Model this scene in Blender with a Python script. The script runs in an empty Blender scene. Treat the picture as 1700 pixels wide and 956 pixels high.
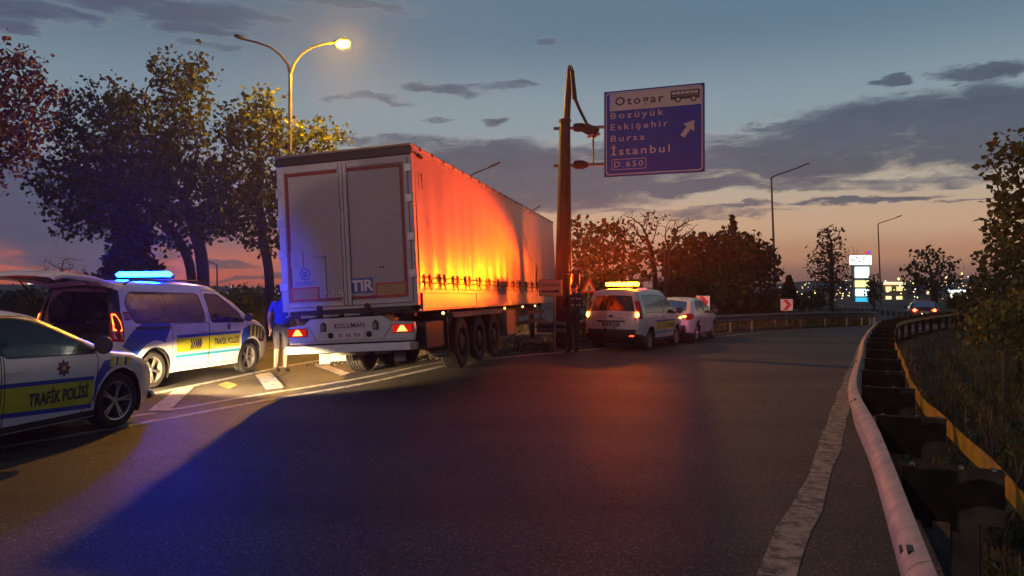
import bpy, bmesh, math, random
import numpy as np
from mathutils import Vector, Matrix, geometry

R_ = math.radians
SC = bpy.context.scene
COL = SC.collection
PI = math.pi
random.seed(7)

def s2l(c):
    return tuple((v / 255 / 12.92) if v / 255 <= 0.04045 else ((v / 255 + 0.055) / 1.055) ** 2.4 for v in c)

# ------------------------------------------------------------------ camera
FPX, CX, HY, CAMH = 1228.0, 850.0, 488.0, 1.62
cam_d = bpy.data.cameras.new('camera')
cam = bpy.data.objects.new('camera', cam_d)
COL.objects.link(cam)
cam.location = (0, 0, CAMH)
cam.rotation_euler = (R_(90 + 0.466), 0, 0)
cam_d.sensor_width = 36
cam_d.lens = FPX / 1700 * 36
cam_d.clip_start = 0.05
cam_d.clip_end = 6000
SC.camera = cam
SC.view_settings.view_transform = 'Standard'
SC.view_settings.look = 'None'
SC.view_settings.gamma = 1
SC.view_settings.exposure = 0
SC.render.engine = 'CYCLES'
SC.cycles.use_denoising = True
SC.cycles.max_bounces = 6
SC.cycles.transparent_max_bounces = 12
SC.cycles.sample_clamp_indirect = 4
SC.cycles.caustics_reflective = False
SC.cycles.caustics_refractive = False

def PX(px, py, Y):
    """world point seen at photo pixel (px, py) at distance Y ahead"""
    return Vector(((px - CX) / FPX * Y, Y, CAMH + (HY - py) / FPX * Y))

# ------------------------------------------------------------------ world: dusk sky with cloud banks
W = bpy.data.worlds.new('World')
SC.world = W
W.use_nodes = True
nt = W.node_tree
nt.nodes.clear()
NN = nt.nodes.new
LK = nt.links.new

def sock(n, i, v):
    if v is None:
        return
    if isinstance(v, (int, float)):
        n.inputs[i].default_value = v
    elif isinstance(v, tuple):
        n.inputs[i].default_value = v
    else:
        n.id_data.links.new(v, n.inputs[i])

def wm(op, a, b=None, c=None, clamp=False):
    n = NN('ShaderNodeMath')
    n.operation = op
    n.use_clamp = clamp
    for i, v in enumerate((a, b, c)):
        sock(n, i, v)
    return n.outputs[0]

def smooth(v, lo, hi):
    n = NN('ShaderNodeMapRange')
    n.interpolation_type = 'SMOOTHSTEP'
    sock(n, 0, v)
    n.inputs[1].default_value = lo
    n.inputs[2].default_value = hi
    return n.outputs[0]

def wmix(f, a, b):
    n = NN('ShaderNodeMix')
    n.data_type = 'RGBA'
    sock(n, 0, f)
    sock(n, 6, a)
    sock(n, 7, b)
    return n.outputs[2]

tc = NN('ShaderNodeTexCoord')
sep = NN('ShaderNodeSeparateXYZ')
LK(tc.outputs['Generated'], sep.inputs[0])
az = wm('MULTIPLY', wm('ARCTAN2', sep.outputs[0], sep.outputs[1]), 180 / PI)
el = wm('MULTIPLY', wm('ARCSINE', sep.outputs[2]), 180 / PI)
vec = NN('ShaderNodeCombineXYZ')
LK(wm('MULTIPLY', az, 0.11), vec.inputs[0])
LK(wm('MULTIPLY', el, 0.42), vec.inputs[1])
nz = NN('ShaderNodeTexNoise')
nz.inputs['Scale'].default_value = 1.0
nz.inputs['Detail'].default_value = 7
nz.inputs['Roughness'].default_value = 0.62
LK(vec.outputs[0], nz.inputs['Vector'])
nsep = NN('ShaderNodeSeparateColor')
LK(nz.outputs['Color'], nsep.inputs[0])
azd = wm('ADD', az, wm('MULTIPLY', wm('SUBTRACT', nsep.outputs[0], 0.5), 9.0))
eld = wm('ADD', el, wm('MULTIPLY', wm('SUBTRACT', nsep.outputs[1], 0.5), 3.4))

def ramp_of(fac, stops):
    n = NN('ShaderNodeValToRGB')
    LK(fac, n.inputs[0])
    cr = n.color_ramp
    cr.interpolation = 'EASE'
    while len(cr.elements) < len(stops):
        cr.elements.new(0.5)
    for e, (p, c) in zip(cr.elements, stops):
        e.position = p
        e.color = s2l(c) + (1,)
    return n.outputs[0]

ef = wm('DIVIDE', wm('MAXIMUM', el, 0.0), 60.0)
right_sky = ramp_of(ef, [(0, (104, 80, 82)), (1.2 / 60, (134, 96, 86)), (2.8 / 60, (174, 128, 102)), (5.0 / 60, (188, 154, 126)),
                         (8 / 60, (172, 160, 144)), (13 / 60, (126, 145, 154)), (20 / 60, (88, 115, 134)), (32 / 60, (62, 86, 108)), (1, (36, 54, 78))])
left_sky = ramp_of(ef, [(0, (96, 66, 70)), (1.0 / 60, (196, 92, 68)), (2.2 / 60, (186, 98, 82)), (4.0 / 60, (126, 92, 100)),
                        (8 / 60, (122, 122, 134)), (13 / 60, (116, 134, 146)), (20 / 60, (84, 106, 124)), (32 / 60, (60, 82, 104)), (1, (40, 56, 76))])
back_sky = ramp_of(ef, [(0, (44, 48, 60)), (8 / 60, (58, 66, 84)), (20 / 60, (58, 72, 92)), (1, (40, 56, 76))])
side = smooth(az, -26.0, 0.0)
base_c = wmix(side, left_sky, right_sky)
base_c = wmix(smooth(wm('ABSOLUTE', az), 50.0, 110.0), base_c, back_sky)

CL = [(830, 285, 240, 58, 1), (970, 300, 190, 48, 1), (1130, 306, 150, 17, 1), (690, 240, 90, 16, .7), (1380, 304, 260, 12, .7), (1090, 345, 200, 8, .6), (610, 228, 120, 12, .7), (1560, 300, 200, 9, .6), (560, 330, 120, 22, .7), (1330, 200, 120, 14, .6), (1180, 352, 140, 6, .5), (760, 305, 170, 30, .9), (900, 328, 190, 26, .9), (1130, 278, 170, 26, .8), (1260, 298, 150, 18, .7), (1000, 248, 110, 20, .7), (1200, 230, 90, 16, .6),
      (1480, 215, 270, 62, 1), (1650, 190, 150, 60, 1), (1330, 255, 200, 42, 1), (1640, 245, 200, 48, 1), (1640, 118, 100, 13, .9), (1490, 130, 40, 10, .9),
      (1440, 334, 150, 8, 1), (1240, 338, 60, 5, .7), (1600, 338, 60, 4, .6),
      (740, 146, 75, 11, .8), (845, 141, 60, 9, .7), (800, 200, 28, 9, .8), (930, 62, 24, 8, .7), (720, 198, 22, 7, .6),
      (60, 20, 160, 24, .7), (260, 8, 240, 20, .7), (330, 45, 80, 13, .8), (20, 48, 60, 15, .7), (560, 8, 160, 12, .6), (600, 165, 100, 9, .6),
      (350, 75, 60, 10, .6), (60, 345, 170, 95, 1), (150, 405, 170, 62, 1), (-120, 300, 240, 120, 1), (440, 462, 120, 5, .8), (360, 440, 80, 5, .7), (1900, 210, 260, 70, 1)]
tot = None
for (px, py, rx, ry, w) in CL:
    a0 = math.degrees(math.atan((px - CX) / FPX))
    e0 = math.degrees(math.atan((HY - py) / FPX * math.cos(R_(a0))))
    ra = math.degrees(rx / FPX) * math.cos(R_(a0)) ** 2
    re = math.degrees(ry / FPX) * math.cos(R_(a0))
    d2 = wm('ADD', wm('POWER', wm('DIVIDE', wm('SUBTRACT', azd, a0), ra), 2.0), wm('POWER', wm('DIVIDE', wm('SUBTRACT', eld, e0), re), 2.0))
    m = wm('MULTIPLY', wm('SUBTRACT', 1.25, d2, None, True), w)
    tot = m if tot is None else wm('MAXIMUM', tot, m)
# the rest of the sky carries the same kind of broken cloud
nz2 = NN('ShaderNodeTexNoise')
nz2.inputs['Scale'].default_value = 0.55
nz2.inputs['Detail'].default_value = 6
LK(vec.outputs[0], nz2.inputs['Vector'])
outside = wm('MAXIMUM', smooth(wm('ABSOLUTE', az), 36.0, 44.0), smooth(el, 22.0, 30.0))
rest = wm('MULTIPLY', smooth(nz2.outputs[0], 0.5, 0.68), wm('MULTIPLY', outside, 0.8))
tot = wm('MAXIMUM', tot, rest)
vec3 = NN('ShaderNodeCombineXYZ')
LK(wm('MULTIPLY', az, 0.30), vec3.inputs[0])
LK(wm('MULTIPLY', eld, 1.5), vec3.inputs[1])
nz3 = NN('ShaderNodeTexNoise')
nz3.inputs['Scale'].default_value = 1.0
nz3.inputs['Detail'].default_value = 8
nz3.inputs['Roughness'].default_value = 0.7
nz3.inputs['Distortion'].default_value = 0.6
LK(vec3.outputs[0], nz3.inputs['Vector'])
fine = wm('ADD', wm('MULTIPLY', wm('SUBTRACT', nsep.outputs[2], 0.5), 0.9), wm('MULTIPLY', wm('SUBTRACT', nz3.outputs[0], 0.5), 1.5))
totn = wm('ADD', tot, wm('MULTIPLY', fine, wm('MINIMUM', wm('MULTIPLY', tot, 3.0), 1.0)))
cmask = smooth(totn, 0.10, 0.92)
rim = wm('MULTIPLY', smooth(totn, 0.06, 0.26), wm('SUBTRACT', 1.0, smooth(totn, 0.26, 0.46)))
cloud_c = ramp_of(ef, [(0, (104, 72, 76)), (4 / 60, (88, 82, 92)), (8 / 60, (72, 77, 92)), (12 / 60, (68, 79, 96)), (20 / 60, (74, 88, 104)), (1, (52, 64, 82))])
cloud_c = wmix(smooth(az, -20.0, -29.0), cloud_c, s2l((72, 76, 100)) + (1,))
shade = wm('ADD', 0.34, wm('ADD', wm('MULTIPLY', nsep.outputs[0], 0.5), wm('MULTIPLY', nz3.outputs[0], 0.82)))
cv = NN('ShaderNodeVectorMath')
cv.operation = 'SCALE'
LK(cloud_c, cv.inputs[0])
LK(shade, cv.inputs['Scale'])
sky_c = wmix(wm('MULTIPLY', rim, 0.07), base_c, s2l((188, 172, 156)) + (1,))
sky_c = wmix(wm('MULTIPLY', cmask, 0.93), sky_c, cv.outputs[0])
sky_c = wmix(smooth(el, -0.5, -4.0), sky_c, s2l((40, 36, 38)) + (1,))
nish = NN('ShaderNodeTexSky')
nish.sky_type = 'NISHITA'
nish.sun_disc = False
nish.sun_elevation = R_(-3)
nish.sun_rotation = R_(12)
bg1 = NN('ShaderNodeBackground')
LK(sky_c, bg1.inputs[0])
bg1.inputs[1].default_value = 1.12
bg2 = NN('ShaderNodeBackground')
LK(nish.outputs[0], bg2.inputs[0])
bg2.inputs[1].default_value = 0.05
addn = NN('ShaderNodeAddShader')
LK(bg1.outputs[0], addn.inputs[0])
LK(bg2.outputs[0], addn.inputs[1])
wo = NN('ShaderNodeOutputWorld')
LK(addn.outputs[0], wo.inputs[0])

sun_d = bpy.data.lights.new('sun', 'SUN')
sun_d.energy = 0.02
sun_d.angle = R_(10)
sun_d.color = (1, 0.6, 0.4)
sun = bpy.data.objects.new('sun', sun_d)
COL.objects.link(sun)
sun.rotation_euler = (R_(-88), 0, R_(-12))

# ------------------------------------------------------------------ helpers: materials
def mat(name, col, rough=0.6, metal=0.0, var=0.0, scale=4.0, bump=0.0, bscale=60.0, coat=0.0, em=None, ems=0.0, spec=0.5, col2=None, detail=5, lo=0.35, hi=0.65):
    m = bpy.data.materials.new(name)
    m.use_nodes = True
    t = m.node_tree
    b = t.nodes['Principled BSDF']
    b.inputs['Base Color'].default_value = tuple(col) + (1,)
    b.inputs['Roughness'].default_value = rough
    b.inputs['Metallic'].default_value = metal
    b.inputs['Coat Weight'].default_value = coat
    b.inputs['Specular IOR Level'].default_value = spec
    if em:
        b.inputs['Emission Color'].default_value = tuple(em) + (1,)
        b.inputs['Emission Strength'].default_value = ems
    if var or col2 or bump:
        tcn = t.nodes.new('ShaderNodeTexCoord')
    if var or col2:
        n = t.nodes.new('ShaderNodeTexNoise')
        n.inputs['Scale'].default_value = scale
        n.inputs['Detail'].default_value = detail
        t.links.new(tcn.outputs['Object'], n.inputs['Vector'])
        r = t.nodes.new('ShaderNodeValToRGB')
        r.color_ramp.elements[0].position = lo
        r.color_ramp.elements[1].position = hi
        c2 = col2 if col2 else tuple(min(1, v * (1 + var)) for v in col)
        c1 = col if col2 else tuple(v * (1 - var) for v in col)
        r.color_ramp.elements[0].color = tuple(c1) + (1,)
        r.color_ramp.elements[1].color = tuple(c2) + (1,)
        t.links.new(n.outputs['Fac'], r.inputs[0])
        t.links.new(r.outputs[0], b.inputs['Base Color'])
        mr = t.nodes.new('ShaderNodeMapRange')
        mr.inputs[3].default_value = max(0.03, rough * 0.85)
        mr.inputs[4].default_value = min(1, rough * 1.15)
        t.links.new(n.outputs['Fac'], mr.inputs[0])
        t.links.new(mr.outputs[0], b.inputs['Roughness'])
    if bump:
        n2 = t.nodes.new('ShaderNodeTexNoise')
        n2.inputs['Scale'].default_value = bscale
        n2.inputs['Detail'].default_value = 4
        t.links.new(tcn.outputs['Object'], n2.inputs['Vector'])
        bn = t.nodes.new('ShaderNodeBump')
        bn.inputs['Strength'].default_value = bump
        bn.inputs['Distance'].default_value = 0.02
        t.links.new(n2.outputs['Fac'], bn.inputs['Height'])
        t.links.new(bn.outputs[0], b.inputs['Normal'])
    return m

def emis(name, col, strength):
    m = bpy.data.materials.new(name)
    m.use_nodes = True
    t = m.node_tree
    t.nodes.clear()
    e = t.nodes.new('ShaderNodeEmission')
    e.inputs[0].default_value = tuple(col) + (1,)
    e.inputs[1].default_value = strength
    o = t.nodes.new('ShaderNodeOutputMaterial')
    t.links.new(e.outputs[0], o.inputs[0])
    return m

def glassmat(name, tint, rough=0.04, fac=0.12):
    m = bpy.data.materials.new(name)
    m.use_nodes = True
    t = m.node_tree
    t.nodes.clear()
    tr = t.nodes.new('ShaderNodeBsdfTransparent')
    tr.inputs[0].default_value = tuple(tint) + (1,)
    gl = t.nodes.new('ShaderNodeBsdfGlossy')
    gl.inputs['Roughness'].default_value = rough
    gl.inputs[0].default_value = (0.9, 0.9, 0.9, 1)
    fr = t.nodes.new('ShaderNodeFresnel')
    fr.inputs[0].default_value = 1.5
    ad = t.nodes.new('ShaderNodeMath')
    ad.inputs[1].default_value = fac - 0.04
    t.links.new(fr.outputs[0], ad.inputs[0])
    mx = t.nodes.new('ShaderNodeMixShader')
    t.links.new(ad.outputs[0], mx.inputs[0])
    t.links.new(tr.outputs[0], mx.inputs[1])
    t.links.new(gl.outputs[0], mx.inputs[2])
    o = t.nodes.new('ShaderNodeOutputMaterial')
    t.links.new(mx.outputs[0], o.inputs[0])
    return m

def leafmat(name, c1, c2, trans=0.3):
    m = mat(name, c1, 0.5, col2=c2, scale=1.3, lo=0.3, hi=0.7, spec=0.3)
    t = m.node_tree
    b = t.nodes['Principled BSDF']
    tl = t.nodes.new('ShaderNodeBsdfTranslucent')
    r = [n for n in t.nodes if n.type == 'VALTORGB'][0]
    t.links.new(r.outputs[0], tl.inputs[0])
    mx = t.nodes.new('ShaderNodeMixShader')
    mx.inputs[0].default_value = trans
    o = t.nodes['Material Output']
    t.links.new(b.outputs[0], mx.inputs[1])
    t.links.new(tl.outputs[0], mx.inputs[2])
    t.links.new(mx.outputs[0], o.inputs[0])
    return m

# ------------------------------------------------------------------ helpers: objects
def tag(o, label=None, cat=None, group=None, kind=None):
    if label: o['label'] = label
    if cat: o['category'] = cat
    if group: o['group'] = group
    if kind: o['kind'] = kind
    return o

def empty(name, loc=(0, 0, 0), rz=0.0, parent=None, rot=None):
    o = bpy.data.objects.new(name, None)
    COL.objects.link(o)
    o.location = loc
    o.rotation_euler = rot if rot else (0, 0, rz)
    o.empty_display_size = 0.2
    if parent: o.parent = parent
    return o

def thing(name, label, cat, loc=(0, 0, 0), rz=0.0, group=None, rot=None):
    return tag(empty(name, loc, rz, None, rot), label, cat, group)

def link(name, me, parent=None, loc=None, rot=None):
    o = bpy.data.objects.new(name, me)
    COL.objects.link(o)
    if parent: o.parent = parent
    if loc is not None: o.location = loc
    if rot is not None: o.rotation_euler = rot
    return o

def np_mesh(name, verts, faces, mats, mi=None, smooth=False, angle=None):
    """verts (n,3) array, faces (m,k) array of equal-sized faces"""
    me = bpy.data.meshes.new(name)
    v = np.asarray(verts, dtype=np.float32)
    f = np.asarray(faces, dtype=np.int32)
    me.vertices.add(len(v))
    me.vertices.foreach_set('co', v.ravel())
    k = f.shape[1]
    me.loops.add(f.size)
    me.loops.foreach_set('vertex_index', f.ravel())
    me.polygons.add(len(f))
    me.polygons.foreach_set('loop_start', np.arange(len(f), dtype=np.int32) * k)
    for m in mats: me.materials.append(m)
    if mi is not None: me.polygons.foreach_set('material_index', np.asarray(mi, dtype=np.int32))
    me.polygons.foreach_set('use_smooth', np.full(len(f), smooth))
    me.update(calc_edges=True)
    me.validate()
    return me

class MB:
    def __init__(s):
        s.v, s.f, s.m = [], [], []
        s.M = Matrix()
    def add(s, vs, fs, m=0):
        b = len(s.v)
        s.v += [tuple(s.M @ Vector(p)) for p in vs]
        for q in fs:
            s.f.append([i + b for i in q])
            s.m.append(m)
        return s
    def box(s, c, d, m=0, rz=0.0, M=None):
        x, y, z = d[0] / 2, d[1] / 2, d[2] / 2
        T = Matrix.Translation(c) @ (M if M else Matrix.Rotation(rz, 4, 'Z'))
        vs = [T @ Vector((a * x, b * y, e * z)) for a in (-1, 1) for b in (-1, 1) for e in (-1, 1)]
        return s.add(vs, [(0, 1, 3, 2), (4, 6, 7, 5), (0, 4, 5, 1), (2, 3, 7, 6), (0, 2, 6, 4), (1, 5, 7, 3)], m)
    def bb(s, a, b, m=0):
        return s.box([(p + q) / 2 for p, q in zip(a, b)], [abs(q - p) for p, q in zip(a, b)], m)
    def tube(s, pts, rad, n=8, m=0, cap=True):
        pts = [Vector(p) for p in pts]
        if isinstance(rad, (int, float)): rad = [rad] * len(pts)
        vs, fs = [], []
        up = None
        for i, p in enumerate(pts):
            d = (pts[min(i + 1, len(pts) - 1)] - pts[max(i - 1, 0)]).normalized()
            if up is None:
                up = Vector((0, 0, 1)) if abs(d.z) < 0.9 else Vector((1, 0, 0))
            a = d.cross(up).normalized()
            up = a.cross(d).normalized()
            for k in range(n):
                t = 2 * PI * k / n
                vs.append(p + (a * math.cos(t) + up * math.sin(t)) * rad[i])
        for i in range(len(pts) - 1):
            for k in range(n):
                fs.append((i * n + k, i * n + (k + 1) % n, (i + 1) * n + (k + 1) % n, (i + 1) * n + k))
        if cap:
            fs.append(tuple(range(n))[::-1])
            fs.append(tuple((len(pts) - 1) * n + k for k in range(n)))
        return s.add(vs, fs, m)
    def lathe(s, prof, c=(0, 0, 0), axis='Z', n=24, m=0, a0=0.0, a1=2 * PI):
        """prof: (r, h) pairs"""
        vs, fs = [], []
        full = abs(a1 - a0 - 2 * PI) < 1e-6
        cnt = n if full else n + 1
        for (r, h) in prof:
            for k in range(cnt):
                t = a0 + (a1 - a0) * k / n
                x, y = r * math.cos(t), r * math.sin(t)
                p = {'Z': (x, y, h), 'Y': (x, h, y), 'X': (h, x, y)}[axis]
                vs.append((p[0] + c[0], p[1] + c[1], p[2] + c[2]))
        for i in range(len(prof) - 1):
            for k in range(n):
                k2 = (k + 1) % cnt
                fs.append((i * cnt + k, i * cnt + k2, (i + 1) * cnt + k2, (i + 1) * cnt + k))
        return s.add(vs, fs, m)
    def prism(s, poly, fn, t0, t1, m=0):
        """poly: 2D points; fn(u, v, t) -> 3D"""
        n = len(poly)
        vs = [fn(u, v, t0) for u, v in poly] + [fn(u, v, t1) for u, v in poly]
        fs = [tuple(range(n))[::-1], tuple(range(n, 2 * n))] + [(i, (i + 1) % n, n + (i + 1) % n, n + i) for i in range(n)]
        return s.add(vs, fs, m)
    def text(s, key, fn, size=1.0, m=0, align=0.5):
        """flat lettering from the prebuilt glyph meshes; fn(u, v) -> 3D"""
        vs, fs, w = TXT[key]
        return s.add([fn((x - w * align) * size, y * size) for x, y in vs], fs, m)
    def ball(s, c, r, m=0, n=8):
        prof = [(max(1e-4, r * math.sin(PI * i / n)), -r * math.cos(PI * i / n)) for i in range(n + 1)]
        return s.lathe(prof, c, 'Z', n * 2, m)
    def mesh(s, name, mats, smooth=False, angle=38):
        me = bpy.data.meshes.new(name)
        me.from_pydata(s.v, [], s.f)
        for mm in (mats if isinstance(mats, (list, tuple)) else [mats]): me.materials.append(mm)
        me.polygons.foreach_set('material_index', s.m)
        bm = bmesh.new()
        bm.from_mesh(me)
        bmesh.ops.recalc_face_normals(bm, faces=bm.faces)
        bm.to_mesh(me)
        bm.free()
        if smooth:
            me.polygons.foreach_set('use_smooth', [True] * len(me.polygons))
            me.set_sharp_from_angle(angle=R_(angle))
        me.update()
        return me
    def build(s, name, mats, parent=None, smooth=False, bevel=0.0, angle=38, loc=None, rot=None):
        o = link(name, s.mesh(name, mats, smooth, angle), parent, loc, rot)
        if bevel:
            b = o.modifiers.new('b', 'BEVEL')
            b.width = bevel
            b.segments = 2
            b.limit_method = 'ANGLE'
        return o

def children(o):
    return KIDS.get(o.name, [])

def copy_tree(o, loc=None, rz=None):
    kids = {}
    for q in SC.objects:
        if q.parent: kids.setdefault(q.parent.name, []).append(q)
    def rec(src, parent):
        c = src.copy()
        COL.objects.link(c)
        if parent: c.parent = parent
        for k in kids.get(src.name, []): rec(k, c)
        return c
    c = rec(o, None)
    if loc is not None: c.location = loc
    if rz is not None: c.rotation_euler = (0, 0, rz)
    return c

# glyph meshes, made while the scene is still empty
TXT = {}
def glyphs(s, bold=0.0, spacing=1.0, key=None):
    c = bpy.data.curves.new('glyph', 'FONT')
    c.body = s
    c.resolution_u = 3
    c.offset = bold
    c.space_character = spacing
    o = bpy.data.objects.new('glyph', c)
    COL.objects.link(o)
    dg = bpy.context.evaluated_depsgraph_get()
    me = bpy.data.meshes.new_from_object(o.evaluated_get(dg))
    vs = [(v.co.x, v.co.y) for v in me.vertices]
    fs = [tuple(p.vertices) for p in me.polygons]
    x0 = min(v[0] for v in vs)
    vs = [(x - x0, y) for x, y in vs]
    TXT[key or s] = (vs, fs, max(v[0] for v in vs))
    bpy.data.objects.remove(o)
    bpy.data.meshes.remove(me)
    bpy.data.curves.remove(c)
for s_, b_, sp_ in (('TRAFİK POLİSİ', .022, 1.0), ('POLİS', .03, 1.0), ('112', .01, 1.0), ('Otogar', .02, 1.3), ('Bozüyük', .008, 1.35), ('Eskişehir', .008, 1.35),
                    ('Bursa', .008, 1.35), ('İstanbul', .018, 1.3), ('D.650', .008, 1.3), ('TIR', .03, .95), ('70', .01, 1.0), ('80', .01, 1.0), ('TR', .01, 1.0),
                    ('KOLUMAN', .02, 1.05), ('20  AB  836', .012, 1.0), ('43 A 0021', .012, 1.0), ('TEKNOKENT', .014, 1.0), ('COURIER', .01, 1.9), ('26 AKE 41', .012, 1.0)):
    glyphs(s_, b_, sp_)

# ------------------------------------------------------------------ ground shape
HD = R_(13)
def sst(x, a, b):
    t = np.clip((x - a) / (b - a), 0, 1)
    return t * t * (3 - 2 * t)
def hgt(x, y):
    x = np.asarray(x, float); y = np.asarray(y, float)
    dx, dy = x + 1.5, y - 13
    s = dx * math.sin(HD) + dy * math.cos(HD)
    q = dx * math.cos(HD) - dy * math.sin(HD)
    b = 0.17 * sst(s, -1, 3) * (1 - sst(s, 16, 24)) * np.exp(-(q / 2.0) ** 2)
    return b - 0.36 * sst(y, 35, 51)
def poly_x(poly, y):
    ys = [p[1] for p in poly]; xs = [p[0] for p in poly]
    return np.interp(y, ys, xs)
def terr(x, y):
    x = np.asarray(x, float); y = np.asarray(y, float)
    h = hgt(x, y)
    left = poly_x(LKERB, y) - x           # metres beyond the left kerb
    h = h + 0.10 * sst(left, 0.0, 0.25) + 0.9 * sst(left, 1.0, 16.0)
    right = x - poly_x(RAIL, y)
    h = h + 0.5 * sst(right, 1.5, 9.0) - 0.12 * sst(right, 0.2, 0.9) * (1 - sst(right, 1.5, 9.0))
    return h
A_LINE = [(-14, -9), (-9.2, 0), (-4.7, 9.17), (-2.99, 12.67), (1.25, 19.1), (4.2, 23.6), (7.4, 27.6), (11.95, 32.6), (18.05, 37.2), (21.5, 42), (24.5, 49), (27.5, 60), (32, 85)]
B_LINE = [(-4.6, -9), (-0.55, 0), (1.52, 4.25), (2.96, 7.05), (5.5, 12.2), (8.35, 17.9), (11.9, 24.8), (16.2, 31), (20.8, 36.8), (25.3, 43.5), (28.8, 51), (32.2, 62), (37, 86)]
C_LINE = [(-10.6, -9), (-8.7, -1), (-5.85, 11.9), (-5.1, 16.3), (-4.3, 19.5), (-3, 26), (-1, 36), (2, 50), (8, 80)]
LKERB = [(-17.6, -9), (-15.7, -1), (-12.9, 11.9), (-12, 17), (-9.6, 27), (-7.6, 36), (-5, 50), (0, 80)]
RAIL = [(-3.6, -9), (0.40, 0), (1.38, 2.36), (2.39, 4.75), (3.43, 7.3), (5.24, 11), (7.15, 14.9), (9.8, 20), (12.8, 25.4), (17.2, 31.5), (21.7, 37), (26.2, 43.5), (29.8, 51), (33.2, 62), (38, 86)]
def resample(poly, step):
    """Catmull-Rom through the points, then even steps"""
    P = [np.array(p, float) for p in poly]
    P = [2 * P[0] - P[1]] + P + [2 * P[-1] - P[-2]]
    out = []
    for i in range(1, len(P) - 2):
        for t in np.linspace(0, 1, 24, endpoint=False):
            a, b, c, d = P[i - 1], P[i], P[i + 1], P[i + 2]
            out.append(0.5 * (2 * b + (c - a) * t + (2 * a - 5 * b + 4 * c - d) * t * t + (3 * b - a - 3 * c + d) * t ** 3))
    out.append(P[-2])
    out = np.array(out)
    L = np.concatenate([[0], np.cumsum(np.linalg.norm(np.diff(out, axis=0), axis=1))])
    n = max(2, int(L[-1] / step) + 1)
    q = np.linspace(0, L[-1], n)
    return np.stack([np.interp(q, L, out[:, k]) for k in range(out.shape[1])], 1)
A_LINE, B_LINE, C_LINE, LKERB, RAIL = [resample(p, 0.5).tolist() for p in (A_LINE, B_LINE, C_LINE, LKERB, RAIL)]
# ------------------------------------------------------------------ shared materials
M = {}
def ground_mat():
    m = mat('asphalt', (.040, .039, .040), .78, bump=0)
    t = m.node_tree
    b = t.nodes['Principled BSDF']
    tcn = t.nodes.new('ShaderNodeTexCoord')
    def noise(sc, det=4, rg=.55):
        n = t.nodes.new('ShaderNodeTexNoise')
        n.inputs['Scale'].default_value = sc
        n.inputs['Detail'].default_value = det
        n.inputs['Roughness'].default_value = rg
        t.links.new(tcn.outputs['Object'], n.inputs['Vector'])
        return n.outputs['Fac']
    def ramp(f, stops):
        r = t.nodes.new('ShaderNodeValToRGB')
        while len(r.color_ramp.elements) < len(stops): r.color_ramp.elements.new(.5)
        for e, (p, c) in zip(r.color_ramp.elements, stops):
            e.position = p
            e.color = (c, c * .97, c * .94, 1)
        t.links.new(f, r.inputs[0])
        return r.outputs[0]
    def mul(a, c2, f=1.0):
        x = t.nodes.new('ShaderNodeMix')
        x.data_type = 'RGBA'
        x.blend_type = 'MULTIPLY'
        x.inputs[0].default_value = f
        t.links.new(a, x.inputs[6])
        t.links.new(c2, x.inputs[7])
        return x.outputs[2]
    big = ramp(noise(.35, 5), [(.3, .034), (.7, .052)])
    grain = ramp(noise(46, 3, .8), [(.30, .25), (.48, .8), (.60, 1.3), (.70, 3.2)])
    vo = t.nodes.new('ShaderNodeTexVoronoi')
    vo.inputs['Scale'].default_value = 48
    t.links.new(tcn.outputs['Object'], vo.inputs['Vector'])
    vo.inputs['Scale'].default_value = 85
    sp = t.nodes.new('ShaderNodeSeparateColor')
    t.links.new(vo.outputs['Color'], sp.inputs[0])
    chips = ramp(sp.outputs[0], [(.0, .45), (.5, .8), (.8, 1.3), (.95, 3.4)])
    track = t.nodes.new('ShaderNodeTexNoise')
    track.inputs['Scale'].default_value = 1.0
    track.inputs['Detail'].default_value = 3
    mpp = t.nodes.new('ShaderNodeMapping')
    mpp.inputs['Rotation'].default_value = (0, 0, R_(-64))
    mpp.inputs['Scale'].default_value = (.05, .55, 1)
    t.links.new(tcn.outputs['Object'], mpp.inputs[0])
    t.links.new(mpp.outputs[0], track.inputs['Vector'])
    trk = ramp(track.outputs['Fac'], [(.34, .62), (.5, 1.0), (.66, 1.35)])
    crack = t.nodes.new('ShaderNodeTexVoronoi')
    crack.feature = 'DISTANCE_TO_EDGE'
    crack.inputs['Scale'].default_value = .17
    mp = t.nodes.new('ShaderNodeVectorMath')
    mp.operation = 'ADD'
    n3 = t.nodes.new('ShaderNodeTexNoise')
    n3.inputs['Scale'].default_value = 1.4
    n3.inputs['Detail'].default_value = 5
    t.links.new(tcn.outputs['Object'], n3.inputs['Vector'])
    sc3 = t.nodes.new('ShaderNodeVectorMath')
    sc3.operation = 'SCALE'
    sc3.inputs['Scale'].default_value = 1.6
    t.links.new(n3.outputs['Color'], sc3.inputs[0])
    t.links.new(tcn.outputs['Object'], mp.inputs[0])
    t.links.new(sc3.outputs[0], mp.inputs[1])
    t.links.new(mp.outputs[0], crack.inputs['Vector'])
    cr = ramp(crack.outputs['Distance'], [(.0, .55), (.004, .65), (.008, 1.0)])
    c = mul(mul(mul(mul(big, grain), chips), cr), trk)
    t.links.new(c, b.inputs['Base Color'])
    mr = t.nodes.new('ShaderNodeMapRange')
    mr.inputs[3].default_value = .52
    mr.inputs[4].default_value = .78
    t.links.new(noise(.5, 4), mr.inputs[0])
    t.links.new(mr.outputs[0], b.inputs['Roughness'])
    bn = t.nodes.new('ShaderNodeBump')
    bn.inputs['Strength'].default_value = .55
    bn.inputs['Distance'].default_value = .008
    t.links.new(sp.outputs[1], bn.inputs['Height'])
    t.links.new(bn.outputs[0], b.inputs['Normal'])
    return m

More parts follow.
